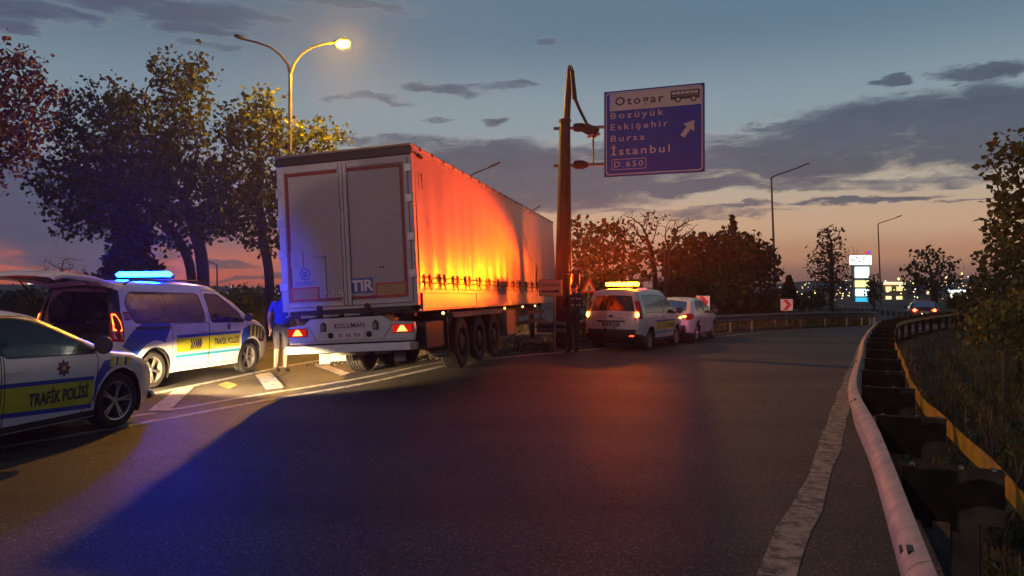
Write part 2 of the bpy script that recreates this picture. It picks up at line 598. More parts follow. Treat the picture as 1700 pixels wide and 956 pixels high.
def worn_paint(name, col, wear=.5):
    """road paint worn through to the asphalt in patches and cracks"""
    m = mat(name, col, .65)
    t = m.node_tree
    b = t.nodes['Principled BSDF']
    tcn = t.nodes.new('ShaderNodeTexCoord')
    n = t.nodes.new('ShaderNodeTexNoise')
    n.inputs['Scale'].default_value = 7
    n.inputs['Detail'].default_value = 8
    n.inputs['Roughness'].default_value = .75
    t.links.new(tcn.outputs['Object'], n.inputs['Vector'])
    r = t.nodes.new('ShaderNodeValToRGB')
    r.color_ramp.elements[0].position = wear - .07
    r.color_ramp.elements[0].color = tuple(col) + (1,)
    r.color_ramp.elements[1].position = wear + .07
    r.color_ramp.elements[1].color = (.05, .048, .045, 1)
    t.links.new(n.outputs['Fac'], r.inputs[0])
    t.links.new(r.outputs[0], b.inputs['Base Color'])
    return m

M['asphalt'] = ground_mat()
M['line'] = worn_paint('line_paint', (.42, .41, .38), .56)
M['line_old'] = worn_paint('old_line_paint', (.30, .28, .25), .52)
M['line_yellow'] = worn_paint('yellow_paint', (.45, .30, .06), .52)
M['gravel'] = mat('gravel', (.06, .054, .044), .95, col2=(.19, .168, .135), scale=38, bump=1.0, bscale=45, detail=6)
M['soil'] = mat('soil', (.045, .036, .026), .95, col2=(.085, .07, .05), scale=2.2, bump=.8, bscale=14)
M['grass_blade'] = leafmat('grass_blade', (.045, .055, .018), (.10, .085, .035), .35)
M['dry_grass'] = leafmat('dry_grass', (.16, .11, .05), (.26, .19, .09), .35)
M['galv'] = mat('galvanised_steel', (.30, .30, .30), .42, .75, var=.25, scale=6, bump=.08, bscale=30)
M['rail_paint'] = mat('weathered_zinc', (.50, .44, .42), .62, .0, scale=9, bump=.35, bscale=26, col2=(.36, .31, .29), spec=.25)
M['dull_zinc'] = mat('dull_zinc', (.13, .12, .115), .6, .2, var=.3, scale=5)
M['dark_steel'] = mat('dark_steel', (.035, .032, .03), .6, .5, var=.3, scale=8)
M['spacer'] = mat('spacer_steel_shaded', (.022, .019, .017), .85, .0, var=.35, scale=7, spec=.08)  # galvanised steel, the shade on it put into the near-black colour
M['yellow_lit_rail'] = mat('yellow_lit_rail', (.50, .34, .05), .55, col2=(.30, .19, .04), scale=8, bump=.2, bscale=20)  # back rail, the yellow light on it put into the colour
M['kerb_red'] = mat('kerb_red', (.30, .05, .04), .8, var=.3, scale=7, bump=.3)
M['kerb_white'] = mat('kerb_white', (.52, .5, .46), .8, var=.2, scale=7, bump=.3)
M['black_plastic'] = mat('black_plastic', (.018, .018, .019), .5, var=.2, scale=6)
M['rubber'] = mat('rubber', (.022, .021, .02), .75, var=.3, scale=9, bump=.2, bscale=40)
M['white_paint'] = mat('white_car_paint', (.72, .72, .72), .28, var=.05, scale=1.2, coat=.6)
M['white_dusty'] = mat('dusty_white_paint', (.62, .60, .57), .4, var=.10, scale=2.0, coat=.3)
M['glass'] = glassmat('tinted_glass', (.10, .11, .12), .03, .09)
M['dark_glass'] = mat('dark_glass', (.012, .013, .016), .06, spec=.8)
M['alloy'] = mat('alloy', (.52, .52, .52), .3, .85, var=.1, scale=8)
M['chrome'] = mat('chrome', (.7, .7, .7), .12, 1.0)
M['blue_film'] = mat('blue_film', (.012, .055, .42), .3, coat=.5, var=.08, scale=3)
M['navy'] = mat('navy_film', (.006, .012, .09), .35, coat=.4)
M['yellow_film'] = mat('yellow_film', (.62, .60, .03), .35, coat=.4, var=.06, scale=3)
M['cyan_film'] = mat('cyan_film', (.02, .32, .55), .35, coat=.4)
M['seat'] = mat('seat_fabric', (.02, .02, .024), .85)
M['lining'] = mat('grey_lining', (.10, .10, .11), .8, var=.15, scale=5)
M['plate'] = mat('plate_white', (.7, .7, .68), .4)
M['plate_dark'] = mat('plate_dark', (.02, .02, .02), .5)
M['red_lens'] = mat('red_lens', (.45, .01, .01), .15, spec=.7)
M['white_lens'] = mat('white_lens', (.6, .6, .62), .12, spec=.7)
M['amber_lens'] = mat('amber_lens', (.6, .2, .02), .15, spec=.7)
M['tail_on'] = emis('tail_light_on', (1, .05, .015), 6)
M['tail_orange_on'] = emis('tail_orange_on', (1, .14, .02), 7)
M['indicator_on'] = emis('indicator_on', (1, .34, .03), 26)
M['head_on'] = emis('headlight_on', (1, .86, .62), 14)

# ------------------------------------------------------------------ ground sheet, hills
def grid_sheet(name, xs, ys, zf, mt, dz=0.0):
    X, Y = np.meshgrid(xs, ys)
    Z = zf(X, Y) + dz
    nx = len(xs)
    v = np.stack([X.ravel(), Y.ravel(), Z.ravel()], 1)
    i = np.arange((len(ys) - 1) * (nx - 1))
    r, c = i // (nx - 1), i % (nx - 1)
    a = r * nx + c
    f = np.stack([a, a + 1, a + nx + 1, a + nx], 1)
    return link(name, np_mesh(name, v, f, [mt], smooth=True))
gx = np.concatenate([[-430, -300, -200, -130, -90], np.arange(-60, 60.1, .8), [80, 110, 160, 230, 320, 430]])
gy = np.concatenate([[-60, -40, -25], np.arange(-12, 75, .8), [80, 90, 105, 130, 170, 230, 300, 400, 470]])
tag(grid_sheet('ground', gx, gy, lambda x, y: terr(x, y) - .06 - .35 * (sst(x - poly_x(LKERB, y), -.1, .3) * (1 - sst(x - poly_x(RAIL, y), -.2, .35))), M['soil']), kind='structure')

def y_strip(name, left, right, y0, y1, n, mt, dz, step=.4, zf=hgt, kind='structure'):
    ys = np.arange(y0, y1 + 1e-6, step)
    L, Rr = poly_x(left, ys), poly_x(right, ys)
    t = np.linspace(0, 1, n + 1)
    X = L[:, None] + (Rr - L)[:, None] * t
    Y = np.repeat(ys[:, None], n + 1, 1)
    Z = zf(X, Y) + dz
    v = np.stack([X.ravel(), Y.ravel(), Z.ravel()], 1)
    i = np.arange((len(ys) - 1) * n)
    r, c = i // n, i % n
    a = r * (n + 1) + c
    f = np.stack([a, a + 1, a + n + 2, a + n + 1], 1)
    return tag(link(name, np_mesh(name, v, f, [mt], smooth=True)), kind=kind)
RAIL_OUT = [(x + .30, y) for x, y in RAIL]
y_strip('road', LKERB, RAIL_OUT, -9, 84.5, 44, M['asphalt'], 0.0)
# gravel verge between the two carriageways
GL = [(x + .75, y) for x, y in C_LINE]
GR = [(x - .95, y) for x, y in A_LINE]
y_strip('gravel_verge', GL, GR, 17.2, 84, 22, M['gravel'], .012)
VL = [(x + 1.6, y) for x, y in C_LINE]
VR = [(x - 1.5, y) for x, y in A_LINE]
y_strip('verge_soil', VL, VR, 19.5, 84, 16, M['soil'], .03, zf=lambda x, y: hgt(x, y) + .05 * sst(y, 19.5, 21))

def offset(poly, d):
    """shift a polyline d metres to its right"""
    P = np.array(poly)
    T = np.gradient(P, axis=0)
    T /= np.linalg.norm(T, axis=1)[:, None]
    return np.stack([P[:, 0] + T[:, 1] * d, P[:, 1] - T[:, 0] * d], 1)
def clip_y(poly, y0, y1):
    return np.array([p for p in poly if y0 <= p[1] <= y1])
def stripe(mb, poly, w, dz=.006, ragged=0.0, zf=hgt):
    l, r = offset(poly, -w / 2), offset(poly, w / 2)
    if ragged:
        l = l + np.random.RandomState(3).normal(0, ragged, l.shape)
        r = r + np.random.RandomState(4).normal(0, ragged, r.shape)
    n = len(l)
    vs = [(x, y, float(zf(x, y)) + dz) for x, y in l] + [(x, y, float(zf(x, y)) + dz) for x, y in r]
    mb.add(vs, [(i, n + i, n + i + 1, i + 1) for i in range(n - 1)])
def line_obj(name, poly, w, mt, ragged=0.0, dz=.006):
    mb = MB()
    stripe(mb, poly, w, dz, ragged)
    return tag(mb.build(name, mt), kind='structure')
line_obj('road_edge_line', clip_y(B_LINE, -6, 84), .21, M['line_old'], .012)
line_obj('ramp_edge_line', clip_y(A_LINE, 3, 84), .15, M['line'], .006)
line_obj('ramp_inner_line', offset(clip_y(A_LINE, 8.2, 18.8), -.55), .13, M['line'], .006)
line_obj('carriageway_edge_line', clip_y(C_LINE, -5, 60), .16, M['line'], .005)
for k in range(5):
    y0 = -3 + k * 12
    seg = offset(clip_y(C_LINE, y0, y0 + 4.5), -3.4)
    line_obj('lane_dash', seg, .13, M['line'])
def G(px, py):
    Y = CAMH * FPX / (py - HY)
    return ((px - CX) / FPX * Y, Y)
for name_, q in (('gore_stripe', [(246, 684), (281, 684), (322, 644), (297, 644)]), ('gore_stripe', [(424, 623.5), (449, 619.5), (474, 645), (442, 648)]),
                 ('gore_stripe', [(517, 606), (534, 603), (582, 624), (566, 627)]), ('gore_stripe', [(590, 598), (604, 596), (650, 612), (634, 614)])):
    mb = MB()
    P_ = [G(*p) for p in q]
    vs = []
    for i in range(7):
        t = i / 6
        for a, b in ((P_[0], P_[3]), (P_[1], P_[2])):
            x, y = a[0] + (b[0] - a[0]) * t, a[1] + (b[1] - a[1]) * t
            vs.append((x, y, float(hgt(x, y)) + .018))
    mb.add(vs, [(2 * i, 2 * i + 1, 2 * i + 3, 2 * i + 2) for i in range(6)])
    tag(mb.build(name_, M['line']), kind='structure')
mb = MB()
P_ = [G(362, 640), (G(380, 647)), G(396, 640), G(376, 634)]
mb.add([(x, y, float(hgt(x, y)) + .016) for x, y in P_], [(0, 1, 2, 3)])
tag(mb.build('gore_patch', M['line_yellow']), kind='structure')
# two thin dark lines across the ramp
M['tar'] = mat('tar', (.012, .012, .012), .6)
for a, b in (((1215, 579), (1428, 597)), ((1235, 598), (1421, 611))):
    mb = MB()
    p, q = G(*a), G(*b)
    pts = np.array([(p[0] + (q[0] - p[0]) * t, p[1] + (q[1] - p[1]) * t + .04 * math.sin(9 * t)) for t in np.linspace(0, 1, 14)])
    stripe(mb, pts, .22, .005, .02)
    tag(mb.build('dark_road_line', M['tar']), kind='structure')

# kerb of the left carriageway, stones painted red and white in turn
kb = tag(empty('kerb'), kind='structure')
LK2 = resample(LKERB, 1.5)
kmesh = {}
for i in range(len(LK2) - 1):
    a, b = LK2[i], LK2[i + 1]
    if b[1] < 3 or a[1] > 55: continue
    mm = 'kerb_red' if i % 2 else 'kerb_white'
    if mm not in kmesh:
        mb = MB()
        mb.box((0, 0, .02), (1.47, .22, .24))
        kmesh[mm] = mb.mesh('kerb_stone', M[mm])
    o = link('kerb_stone', kmesh[mm], kb, ((a[0] + b[0]) / 2 - .11, (a[1] + b[1]) / 2, 0.03), (0, 0, math.atan2(b[1] - a[1], b[0] - a[0])))
    bv = o.modifiers.new('b', 'BEVEL'); bv.width = .02; bv.segments = 2

# hills on the horizon
def hill(name, x0, x1, y, hmax, seed, depth=500, base=.55):
    rs = np.random.RandomState(seed)
    xs = np.linspace(x0, x1, 90)
    ys = np.linspace(y, y + depth, 8)
    prof = sum(rs.uniform(.3, 1) / (k + 1) * np.sin(xs / (x1 - x0) * PI * 2 * (k + .6) + rs.uniform(0, 6)) for k in range(7))
    prof = (prof - prof.min()) / (prof.max() - prof.min())
    prof = hmax * (base + (1 - base) * prof)
    def zf(X, Y):
        t = (Y - y) / depth
        return np.interp(X, xs, prof) * np.sin(np.clip(t * 1.15 + .0, 0, 1) * PI / 2)
    return tag(grid_sheet(name, xs, ys, zf, M['hill'], -1), kind='structure')
M['hill'] = mat('hill', (.05, .05, .045), .95, col2=(.075, .068, .06), scale=.06)
hill('hills', 70, 425, 330, 11.0, 5, depth=70)
hill('hills', -425, 300, 400, 9.0, 9, depth=60, base=.5)

# ------------------------------------------------------------------ guardrails
def wbeam(mb, pts, z0f, m=0):
    """W-beam along pts (n,2); road side is to the left of travel for d>0"""
    prof = []
    for zc, bw, bh in ((.655, .092, .080), (.50, .058, .068)):
        for a in np.linspace(80, -80, 7):
            prof.append((.018 + bw * math.cos(R_(a)), zc + bh * math.sin(R_(a))))
    P = np.array(pts)
    T = np.gradient(P, axis=0)
    T /= np.linalg.norm(T, axis=1)[:, None]
    Lf = np.stack([-T[:, 1], T[:, 0]], 1)
    k = len(prof)
    vs = []
    for th in (0.0, -.006):
        for i, p in enumerate(P):
            z0 = z0f(p[0], p[1])
            for d, z in prof:
                q = p + Lf[i] * (d + th)
                vs.append((q[0], q[1], z + z0))
    n = len(P)
    fs = []
    for i in range(n - 1):
        for j in range(k - 1):
            a = i * k + j
            fs.append((a, a + 1, a + k + 1, a + k))
            a += n * k
            fs.append((a, a + k, a + k + 1, a + 1))
    for j in (0, k - 1):
        for i in range(n - 1):
            a = i * k + j
            fs.append((a, a + k, a + k + n * k, a + n * k))
    for i in (0, n - 1):
        for j in range(k - 1):
            a = i * k + j
            fs.append((a, a + 1, a + 1 + n * k, a + n * k))
    mb.add(vs, fs, m)
gr = thing('guardrail', 'long double sided steel guardrail with crosswise spacers along the grass verge', 'guardrail')
RA = resample([p for p in RAIL if p[1] > -8.9], .25)
zero = lambda x, y: 0.0
N4 = 16
for i in range(0, len(RA) - 1, N4):
    seg = RA[i:min(i + N4 + 2, len(RA))]
    if len(seg) < 2: continue
    mb = MB()
    wbeam(mb, seg, lambda x, y, k=(i // N4) % 2: .003 * k + float(hgt(x, y)))
    # slotted bolts at the lap joint
    p, q = seg[0], seg[1]
    t = (q - p) / np.linalg.norm(q - p)
    lf = np.array([-t[1], t[0]])
    for (d, z, al) in ((.075, .715, .15), (.092, .690, .22)):
        c = p + lf * d + t * al
        mb.box((c[0], c[1], z), (.07, .022, .02), 1, math.atan2(t[1], t[0]))
    mb.build('beam', [M['rail_paint'], M['black_plastic']], gr, smooth=True, angle=50)
sp_me = None
for i in range(5, len(RA) - 1, 7):
    p = RA[i]
    t = RA[i + 1] - RA[i - 1]
    t = t / np.linalg.norm(t)
    ang = math.atan2(t[1], t[0])
    if sp_me is None:
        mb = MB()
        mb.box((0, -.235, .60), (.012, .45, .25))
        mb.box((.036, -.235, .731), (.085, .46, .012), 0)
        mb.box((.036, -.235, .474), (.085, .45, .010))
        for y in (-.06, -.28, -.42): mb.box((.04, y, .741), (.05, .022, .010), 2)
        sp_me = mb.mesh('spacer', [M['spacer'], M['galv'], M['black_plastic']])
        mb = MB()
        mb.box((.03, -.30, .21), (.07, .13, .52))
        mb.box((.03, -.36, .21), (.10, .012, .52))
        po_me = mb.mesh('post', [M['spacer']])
    jit = random.uniform(-.012, .012)
    jit += float(hgt(p[0], p[1]))
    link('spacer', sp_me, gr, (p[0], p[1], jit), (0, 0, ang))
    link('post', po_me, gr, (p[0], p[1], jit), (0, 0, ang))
mb = MB()
BS = offset(RA, .50)
n = len(BS)
for (e, z0, z1) in ((0, .58, .70), (.006, .58, .70)):
    B2 = offset(RA, .50 + e)
    vs = [(x, y, zz - .02 * math.sin(i * .45) ** 2 + float(hgt(x, y))) for zz in (z0, z1) for i, (x, y) in enumerate(B2)]
    mb.add(vs, [(i, i + 1, n + i + 1, n + i) for i in range(n - 1)])
mb.build('back_rail', M['yellow_lit_rail'], gr)

g2 = thing('guardrail', 'far guardrail, bent at its near end beside the sign pole, round the bend', 'guardrail')
F = offset(A_LINE, -.8)
F = np.array([(.62, 19.5), (1.05, 19.75), (1.6, 20.3)] + [tuple(p) for p in F if 21.2 < p[1] < 80])
F = resample(F.tolist(), .5)
for i in range(0, len(F) - 1, 8):
    seg = F[i:min(i + 10, len(F))]
    if len(seg) < 2: continue
    mb = MB()
    wbeam(mb, seg[::-1], lambda x, y, k=(i // 8) % 2: float(hgt(x, y)) + .02 + .003 * k)
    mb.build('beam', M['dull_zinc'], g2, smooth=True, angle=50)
fp = None
for i in range(5, len(F) - 1, 4):
    p = F[i]; t = F[i + 1] - F[i - 1]
    if fp is None:
        mb = MB()
        mb.box((0, .07, .33), (.1, .07, .8))
        fp = mb.mesh('post', M['galv'])
    link('post', fp, g2, (p[0], p[1], float(hgt(*p))), (0, 0, math.atan2(t[1], t[0])))
# ------------------------------------------------------------------ vehicles
def cat_path(pts, step=.07):
    """Catmull-Rom through (x, z, tag); a tag names the stretch that starts at its point"""
    P = [np.array(p[:2], float) for p in pts]
    E = [2 * P[0] - P[1]] + P + [2 * P[-1] - P[-2]]
    out, tags = [], []
    for i in range(1, len(E) - 2):
        a, b, c, d = E[i - 1], E[i], E[i + 1], E[i + 2]
        n = max(2, int(np.linalg.norm(c - b) / step))
        for t in np.linspace(0, 1, n, endpoint=False):
            # lower tension keeps corners crisp
            m1, m2 = (c - a) * .32, (d - b) * .32
            q = (2 * t ** 3 - 3 * t ** 2 + 1) * b + (t ** 3 - 2 * t ** 2 + t) * m1 + (-2 * t ** 3 + 3 * t ** 2) * c + (t ** 3 - t ** 2) * m2
            out.append(q)
            tags.append(pts[i - 1][2])
    out.append(P[-1])
    return np.array(out), tags

def pip(P, poly):
    P = np.asarray(P); poly = np.asarray(poly)
    ins = np.zeros(len(P), bool)
    j = len(poly) - 1
    for i in range(len(poly)):
        xi, yi = poly[i]; xj, yj = poly[j]
        c = ((yi > P[:, 1]) != (yj > P[:, 1])) & (P[:, 0] < (xj - xi) * (P[:, 1] - yi) / (yj - yi + 1e-12) + xi)
        ins ^= c
        j = i
    return ins

def dist_path(P, path):
    d = np.full(len(P), 1e9)
    for a, b in zip(path[:-1], path[1:]):
        ab = b - a
        t = np.clip(((P - a) @ ab) / (ab @ ab + 1e-12), 0, 1)
        d = np.minimum(d, np.linalg.norm(P - (a + t[:, None] * ab), axis=1))
    return d

def rounded(poly, r=.05, n=4):
    out = []
    N = len(poly)
    for i in range(N):
        p0, p, p1 = np.array(poly[i - 1], float), np.array(poly[i], float), np.array(poly[(i + 1) % N], float)
        a, b = p0 - p, p1 - p
        la, lb = np.linalg.norm(a), np.linalg.norm(b)
        rr = min(r, la * .45, lb * .45)
        s, e = p + a / la * rr, p + b / lb * rr
        for t in np.linspace(0, 1, n):
            out.append((1 - t) ** 2 * s + 2 * t * (1 - t) * p + t * t * e)
    return np.array(out)

def shrink(poly, d):
    P = np.array(poly)
    area = .5 * np.sum(P[:, 0] * np.roll(P[:, 1], -1) - np.roll(P[:, 0], -1) * P[:, 1])
    T = np.roll(P, -1, 0) - np.roll(P, 1, 0)
    T /= np.linalg.norm(T, axis=1)[:, None] + 1e-9
    s = 1 if area > 0 else -1
    Nn = np.stack([-T[:, 1], T[:, 0]], 1) * s
    return P + Nn * d

def wheel(parent, x, y, Rw, w, spokes=5, steer=0.0, face=1, style='alloy'):
    """tyre mesh named wheel, with its rim as a child; face = +1 / -1: the side the rim faces"""
    key = ('w', Rw, w, spokes, style)
    if key not in WH:
        rr = Rw * .70
        mb = MB()
        mb.lathe([(rr * .98, -w / 2 + .03), (rr, -w / 2), (Rw - .035, -w / 2), (Rw - .008, -w / 2 + .025), (Rw, -w / 2 + .05), (Rw, -.03), (Rw - .012, -.025), (Rw - .012, -.012), (Rw, -.008),
                  (Rw, .03), (Rw - .012, .034), (Rw - .012, .046), (Rw, .05), (Rw, w / 2 - .05), (Rw - .008, w / 2 - .025), (Rw - .035, w / 2), (rr, w / 2), (rr * .98, w / 2 - .03)], axis='Y', n=36)
        me1 = mb.mesh('wheel', M['rubber'], True, 30)
        mb = MB()
        f = w / 2 - .012
        mb.lathe([(rr * .98, f - .03), (rr * 1.0, f), (rr * .93, f - .005), (rr * .90, f - .05), (rr * .88, -w / 2 + .05)], axis='Y', n=32)
        mb.lathe([(rr * .9, -.02), (.0001, -.02)], axis='Y', n=24, m=1)
        mb.lathe([(rr * .2, f - .07), (rr * .2, f - .025), (rr * .14, f - .012), (.0001, f - .012)], axis='Y', n=16)
        for k in range(spokes):
            a = 2 * PI * k / spokes
            for da in ((-.11, .11) if spokes == 5 else (0,)):
                wd = rr * (.13 if spokes == 5 else .17)
                p0, p1 = rr * .12, rr * .95
                vs = []
                for r_, ww, d in ((p0, wd * .9, f - .02), (p1, wd * .62, f - .008)):
                    for s in (-1, 1):
                        for dd in (0, -.035):
                            ca, sa = math.cos(a + da * (r_ / rr)), math.sin(a + da * (r_ / rr))
                            vs.append((r_ * ca - s * ww * .5 * sa, d + dd, r_ * sa + s * ww * .5 * ca))
                mb.add(vs, [(0, 2, 6, 4), (1, 5, 7, 3), (0, 4, 5, 1), (2, 3, 7, 6), (0, 1, 3, 2), (4, 6, 7, 5)])
        me2 = mb.mesh('rim', [M['alloy'] if style == 'alloy' else M['white_dusty'], M['dark_steel']], True, 30)
        WH[key] = (me1, me2)
    a, b = WH[key]
    o = link('wheel', a, parent, (x, y, Rw), (0, random.uniform(0, 1.2), steer + (0 if face > 0 else PI)))
    link('rim', b, o)
    return o
WH = {}

class Car:
    def __init__(s, root, top, hw, sill, Rw, xr, xf, belt, tumble=.16, taper=(.5, .10, .7, .16), rfil=.11, bulge=(.10, .05, .14), mats=None):
        s.root = root
        s.hw, s.sill, s.Rw, s.xr, s.xf, s.belt, s.tumble, s.taper, s.rf, s.bulge = hw, sill, Rw, xr, xf, belt, tumble, taper, rfil, bulge
        s.O, s.tags = cat_path(top)
        s.x0, s.x1 = s.O[:, 0].min(), s.O[:, 0].max()
        s.Ra = Rw + .065
        s.paint = M['white_paint']
        s.parts, s.paints = [], []
    def W0(s, P):
        x, z = P[:, 0], P[:, 1]
        lr, tr, lf, tf = s.taper
        w = np.full(len(P), s.hw)
        w = w - tr * np.clip((s.x0 + lr - x) / lr, 0, 1) ** 2 - tf * np.clip((x - (s.x1 - lf)) / lf, 0, 1) ** 2
        w = w - s.tumble * np.clip((z - s.belt) / .55, 0, 1.2) ** 1.25
        w = w - .045 * np.clip((.5 - z) / .35, 0, 1) ** 1.5
        w = w - .012 * np.cos((z - .3) / (s.belt - .3) * PI * 1.5) * (z < s.belt)
        return w
    def Wd(s, P):
        P = np.asarray(P, float)
        d = np.clip(dist_path(P, s.O) / s.rf, 0, 1)
        return s.W0(P) - s.rf * (1 - np.sqrt(np.clip(1 - (1 - d) ** 2, 0, 1)))
    def side(s, x, z, out=.004, sd=-1):
        return (x, sd * (float(s.Wd(np.array([[x, z]]))[0]) + out), z)
    def rear(s, y, z, out=.006):
        """x of the rear surface at height z"""
        k = int(np.argmax(s.O[:, 1] > .9 * s.O[:, 1].max()))
        seg = s.O[:k]
        o = np.argsort(seg[:, 1])
        xr = float(np.interp(z, seg[o, 1], seg[o, 0]))
        We = s.hw - .2
        return (xr - s.bulge[0] * max(0, 1 - (y / We) ** 2) - out, y, z)
    def part(s, name, poly, mt, key=None):
        s.parts.append((name, np.asarray(poly, float), mt))
    def film(s, poly, mt, only=None):
        s.paints.append((np.asarray(poly, float), mt))
    def seam(s, poly, w=.012, mt=None):
        a, b = shrink(poly, -w / 2), shrink(poly, w / 2)
        s.paints.append(((a, b), mt or M['black_plastic']))
    def build(s, skip=(), col_glass=('ws', 'rwin'), dark=(), sec=None, sides=(-1, 1), glass=None):
        glass = glass or M['glass']
        O = s.O
        # outline with the wheel arches cut out
        loop = [tuple(p) for p in O]
        zs = s.sill
        for xc in (s.xf, s.xr):
            a0 = math.asin(max(-1, min(1, (zs - s.Rw) / s.Ra)))
            for a in np.linspace(a0, PI - a0, 17):
                loop.append((xc + s.Ra * math.cos(a), s.Rw + s.Ra * math.sin(a)))
        loop = np.array(loop)
        verts, edges = [tuple(p) for p in loop], []
        n = len(loop)
        edges += [(i, (i + 1) % n) for i in range(n)]
        def add_loop(poly):
            b = len(verts)
            P = []
            for p, q in zip(poly, np.roll(poly, -1, 0)):
                k = max(1, int(np.linalg.norm(q - p) / .09))
                for t in range(k): P.append(p + (q - p) * t / k)
            P = np.array(P)
            for p in P: verts.append(tuple(p))
            m = len(P)
            edges.extend((b + i, b + (i + 1) % m) for i in range(m))
        for _, poly, _m in s.parts: add_loop(poly)
        for poly, _m in s.paints:
            if isinstance(poly, tuple):
                add_loop(poly[0]); add_loop(poly[1])
            else: add_loop(poly)
        # fillet rows and interior points
        T = np.gradient(O, axis=0); T /= np.linalg.norm(T, axis=1)[:, None]
        Nn = np.stack([T[:, 1], -T[:, 0]], 1)
        cand = [O + Nn * s.rf * f for f in (.08, .22, .42, .7, 1.0)]
        gxs, gzs = np.arange(s.x0, s.x1, .085), np.arange(.1, 2.0, .075)
        g = np.stack(np.meshgrid(gxs, gzs), -1).reshape(-1, 2)
        g = g[dist_path(g, O) > s.rf * 1.15]
        cand = np.concatenate(cand + [g])
        cand = cand[pip(cand, loop)]
        cand = cand[dist_path(cand, np.concatenate([loop, loop[:1]])) > .006]
        verts += [tuple(p) for p in cand]
        r = geometry.delaunay_2d_cdt([Vector(v) for v in verts], edges, [], 0, 1e-5)
        V = np.array([tuple(v) for v in r[0]])
        Fc = np.array([f for f in r[2]])
        C = V[Fc].mean(1)
        keep = pip(C, loop)
        Fc, C = Fc[keep], C[keep]
        owner = np.full(len(Fc), -1)
        for i, (_, poly, _m) in enumerate(s.parts):
            owner[pip(C, poly)] = i
        pm = np.full(len(Fc), -1)
        for i, (poly, _m) in enumerate(s.paints):
            if isinstance(poly, tuple): hit = pip(C, poly[0]) & ~pip(C, poly[1])
            else: hit = pip(C, poly)
            pm[hit] = i
        Yw = s.Wd(V)
        P3 = np.stack([V[:, 0], Yw, V[:, 1]], 1)
        a, b, c = P3[Fc[:, 0]], P3[Fc[:, 1]], P3[Fc[:, 2]]
        flip = np.cross(b - a, c - a)[:, 1] < 0
        Fc[flip] = Fc[flip][:, ::-1]
        body_v, body_f, body_m = [], [], []
        mats = [s.paint]
        def mi(m):
            if m not in mats: mats.append(m)
            return mats.index(m)
        res = {}
        for sd in sides:
            Q = P3 * np.array([1, sd, 1])
            F2 = Fc if sd > 0 else Fc[:, ::-1]
            b0 = len(body_v)
            body_v += Q.tolist()
            for f, o, p in zip(F2, owner, pm):
                if o < 0:
                    body_f.append([int(i) + b0 for i in f]); body_m.append(mi(s.paints[p][1]) if p >= 0 else 0)
            for i, (nm_, poly, mt) in enumerate(s.parts):
                sel = owner == i
                if not sel.any(): continue
                f = F2[sel]; pmi = pm[sel]
                u, inv = np.unique(f, return_inverse=True)
                mm = [mt]
                ids = []
                for q in pmi:
                    if q < 0 or mt in (glass, M['dark_glass']): ids.append(0)
                    else:
                        m_ = s.paints[q][1]
                        if m_ not in mm: mm.append(m_)
                        ids.append(mm.index(m_))
                Qs = Q[u].copy()
                if mt is glass or mt is M['dark_glass']: Qs[:, 1] -= sd * .006
                o_ = link(nm_, np_mesh(nm_, Qs, inv.reshape(-1, 3), mm, ids, smooth=True), s.root)
                res.setdefault(nm_, []).append(o_)
        # strip across the car along the outline
        us = np.array([-1, -.94, -.8, -.5, -.17, .17, .5, .8, .94, 1])
        We = s.W0(O) - s.rf
        Tn = Nn * -1
        sb = []
        for i in range(len(O)):
            tg = s.tags[min(i, len(s.tags) - 1)]
            sb.append(s.bulge[0] if tg in ('rear', 'gate', 'rwin', 'rbump') else s.bulge[2] if tg in ('front', 'fbump', 'grille') else s.bulge[1])
        sb = np.convolve(np.pad(sb, 4, 'edge'), np.ones(9) / 9, 'valid')
        b0 = len(body_v)
        for i in range(len(O)):
            for u in us:
                q = O[i] + Tn[i] * sb[i] * (1 - abs(u) ** 2.2)
                body_v.append((q[0], u * We[i], q[1]))
        K = len(us)
        extra = {}
        for i in range(len(O) - 1):
            tg = s.tags[i]
            if tg in skip: continue
            for j in range(K - 1):
                f = (b0 + i * K + j, b0 + i * K + j + 1, b0 + (i + 1) * K + j + 1, b0 + (i + 1) * K + j)
                if tg in col_glass and 1 <= j <= K - 3:
                    extra.setdefault(tg, []).append(f)
                else:
                    body_f.append(list(f)); body_m.append(mi(M['black_plastic']) if tg in dark else 0)
        me = bpy.data.meshes.new('body')
        me.from_pydata(body_v, [], body_f)
        for m in mats: me.materials.append(m)
        me.polygons.foreach_set('material_index', body_m)
        me.polygons.foreach_set('use_smooth', [True] * len(body_f))
        bm = bmesh.new(); bm.from_mesh(me)
        bmesh.ops.remove_doubles(bm, verts=bm.verts, dist=.0008)
        for v in [v for v in bm.verts if not v.link_faces]: bm.verts.remove(v)
        bmesh.ops.recalc_face_normals(bm, faces=bm.faces)
        bm.to_mesh(me); bm.free()
        me.set_sharp_from_angle(angle=R_(45))
        s.body = link('body', me, s.root)
        for tg, fs in extra.items():
            nm_ = 'windscreen' if tg == 'ws' else 'rear_window'
            u = sorted({i for f in fs for i in f})
            ix = {q: k for k, q in enumerate(u)}
            res[nm_] = [link(nm_, np_mesh(nm_, [body_v[q] for q in u], [[ix[q] for q in f] for f in fs], [glass], smooth=True), s.root)]
        # dark floor pan and wheel wells
        mb = MB()
        wi = s.hw - .30
        mb.bb((s.x0 + .25, -wi, s.sill - .04), (s.x1 - .3, wi, s.sill + .22))
        for xc in (s.xf, s.xr):
            for sd in (-1, 1):
                y0, y1 = sd * (s.hw - .05), sd * (s.hw - .34)
                mb.lathe([(s.Ra + .004, y0), (s.Ra + .004, y1), (.05, y1)], (xc, 0, s.Rw), 'Y', 20, 0, -.45, PI + .45)
        mb.bb((s.xr + .45, -wi - .2, s.sill), (s.xf - .45, wi + .2, s.sill + .1))
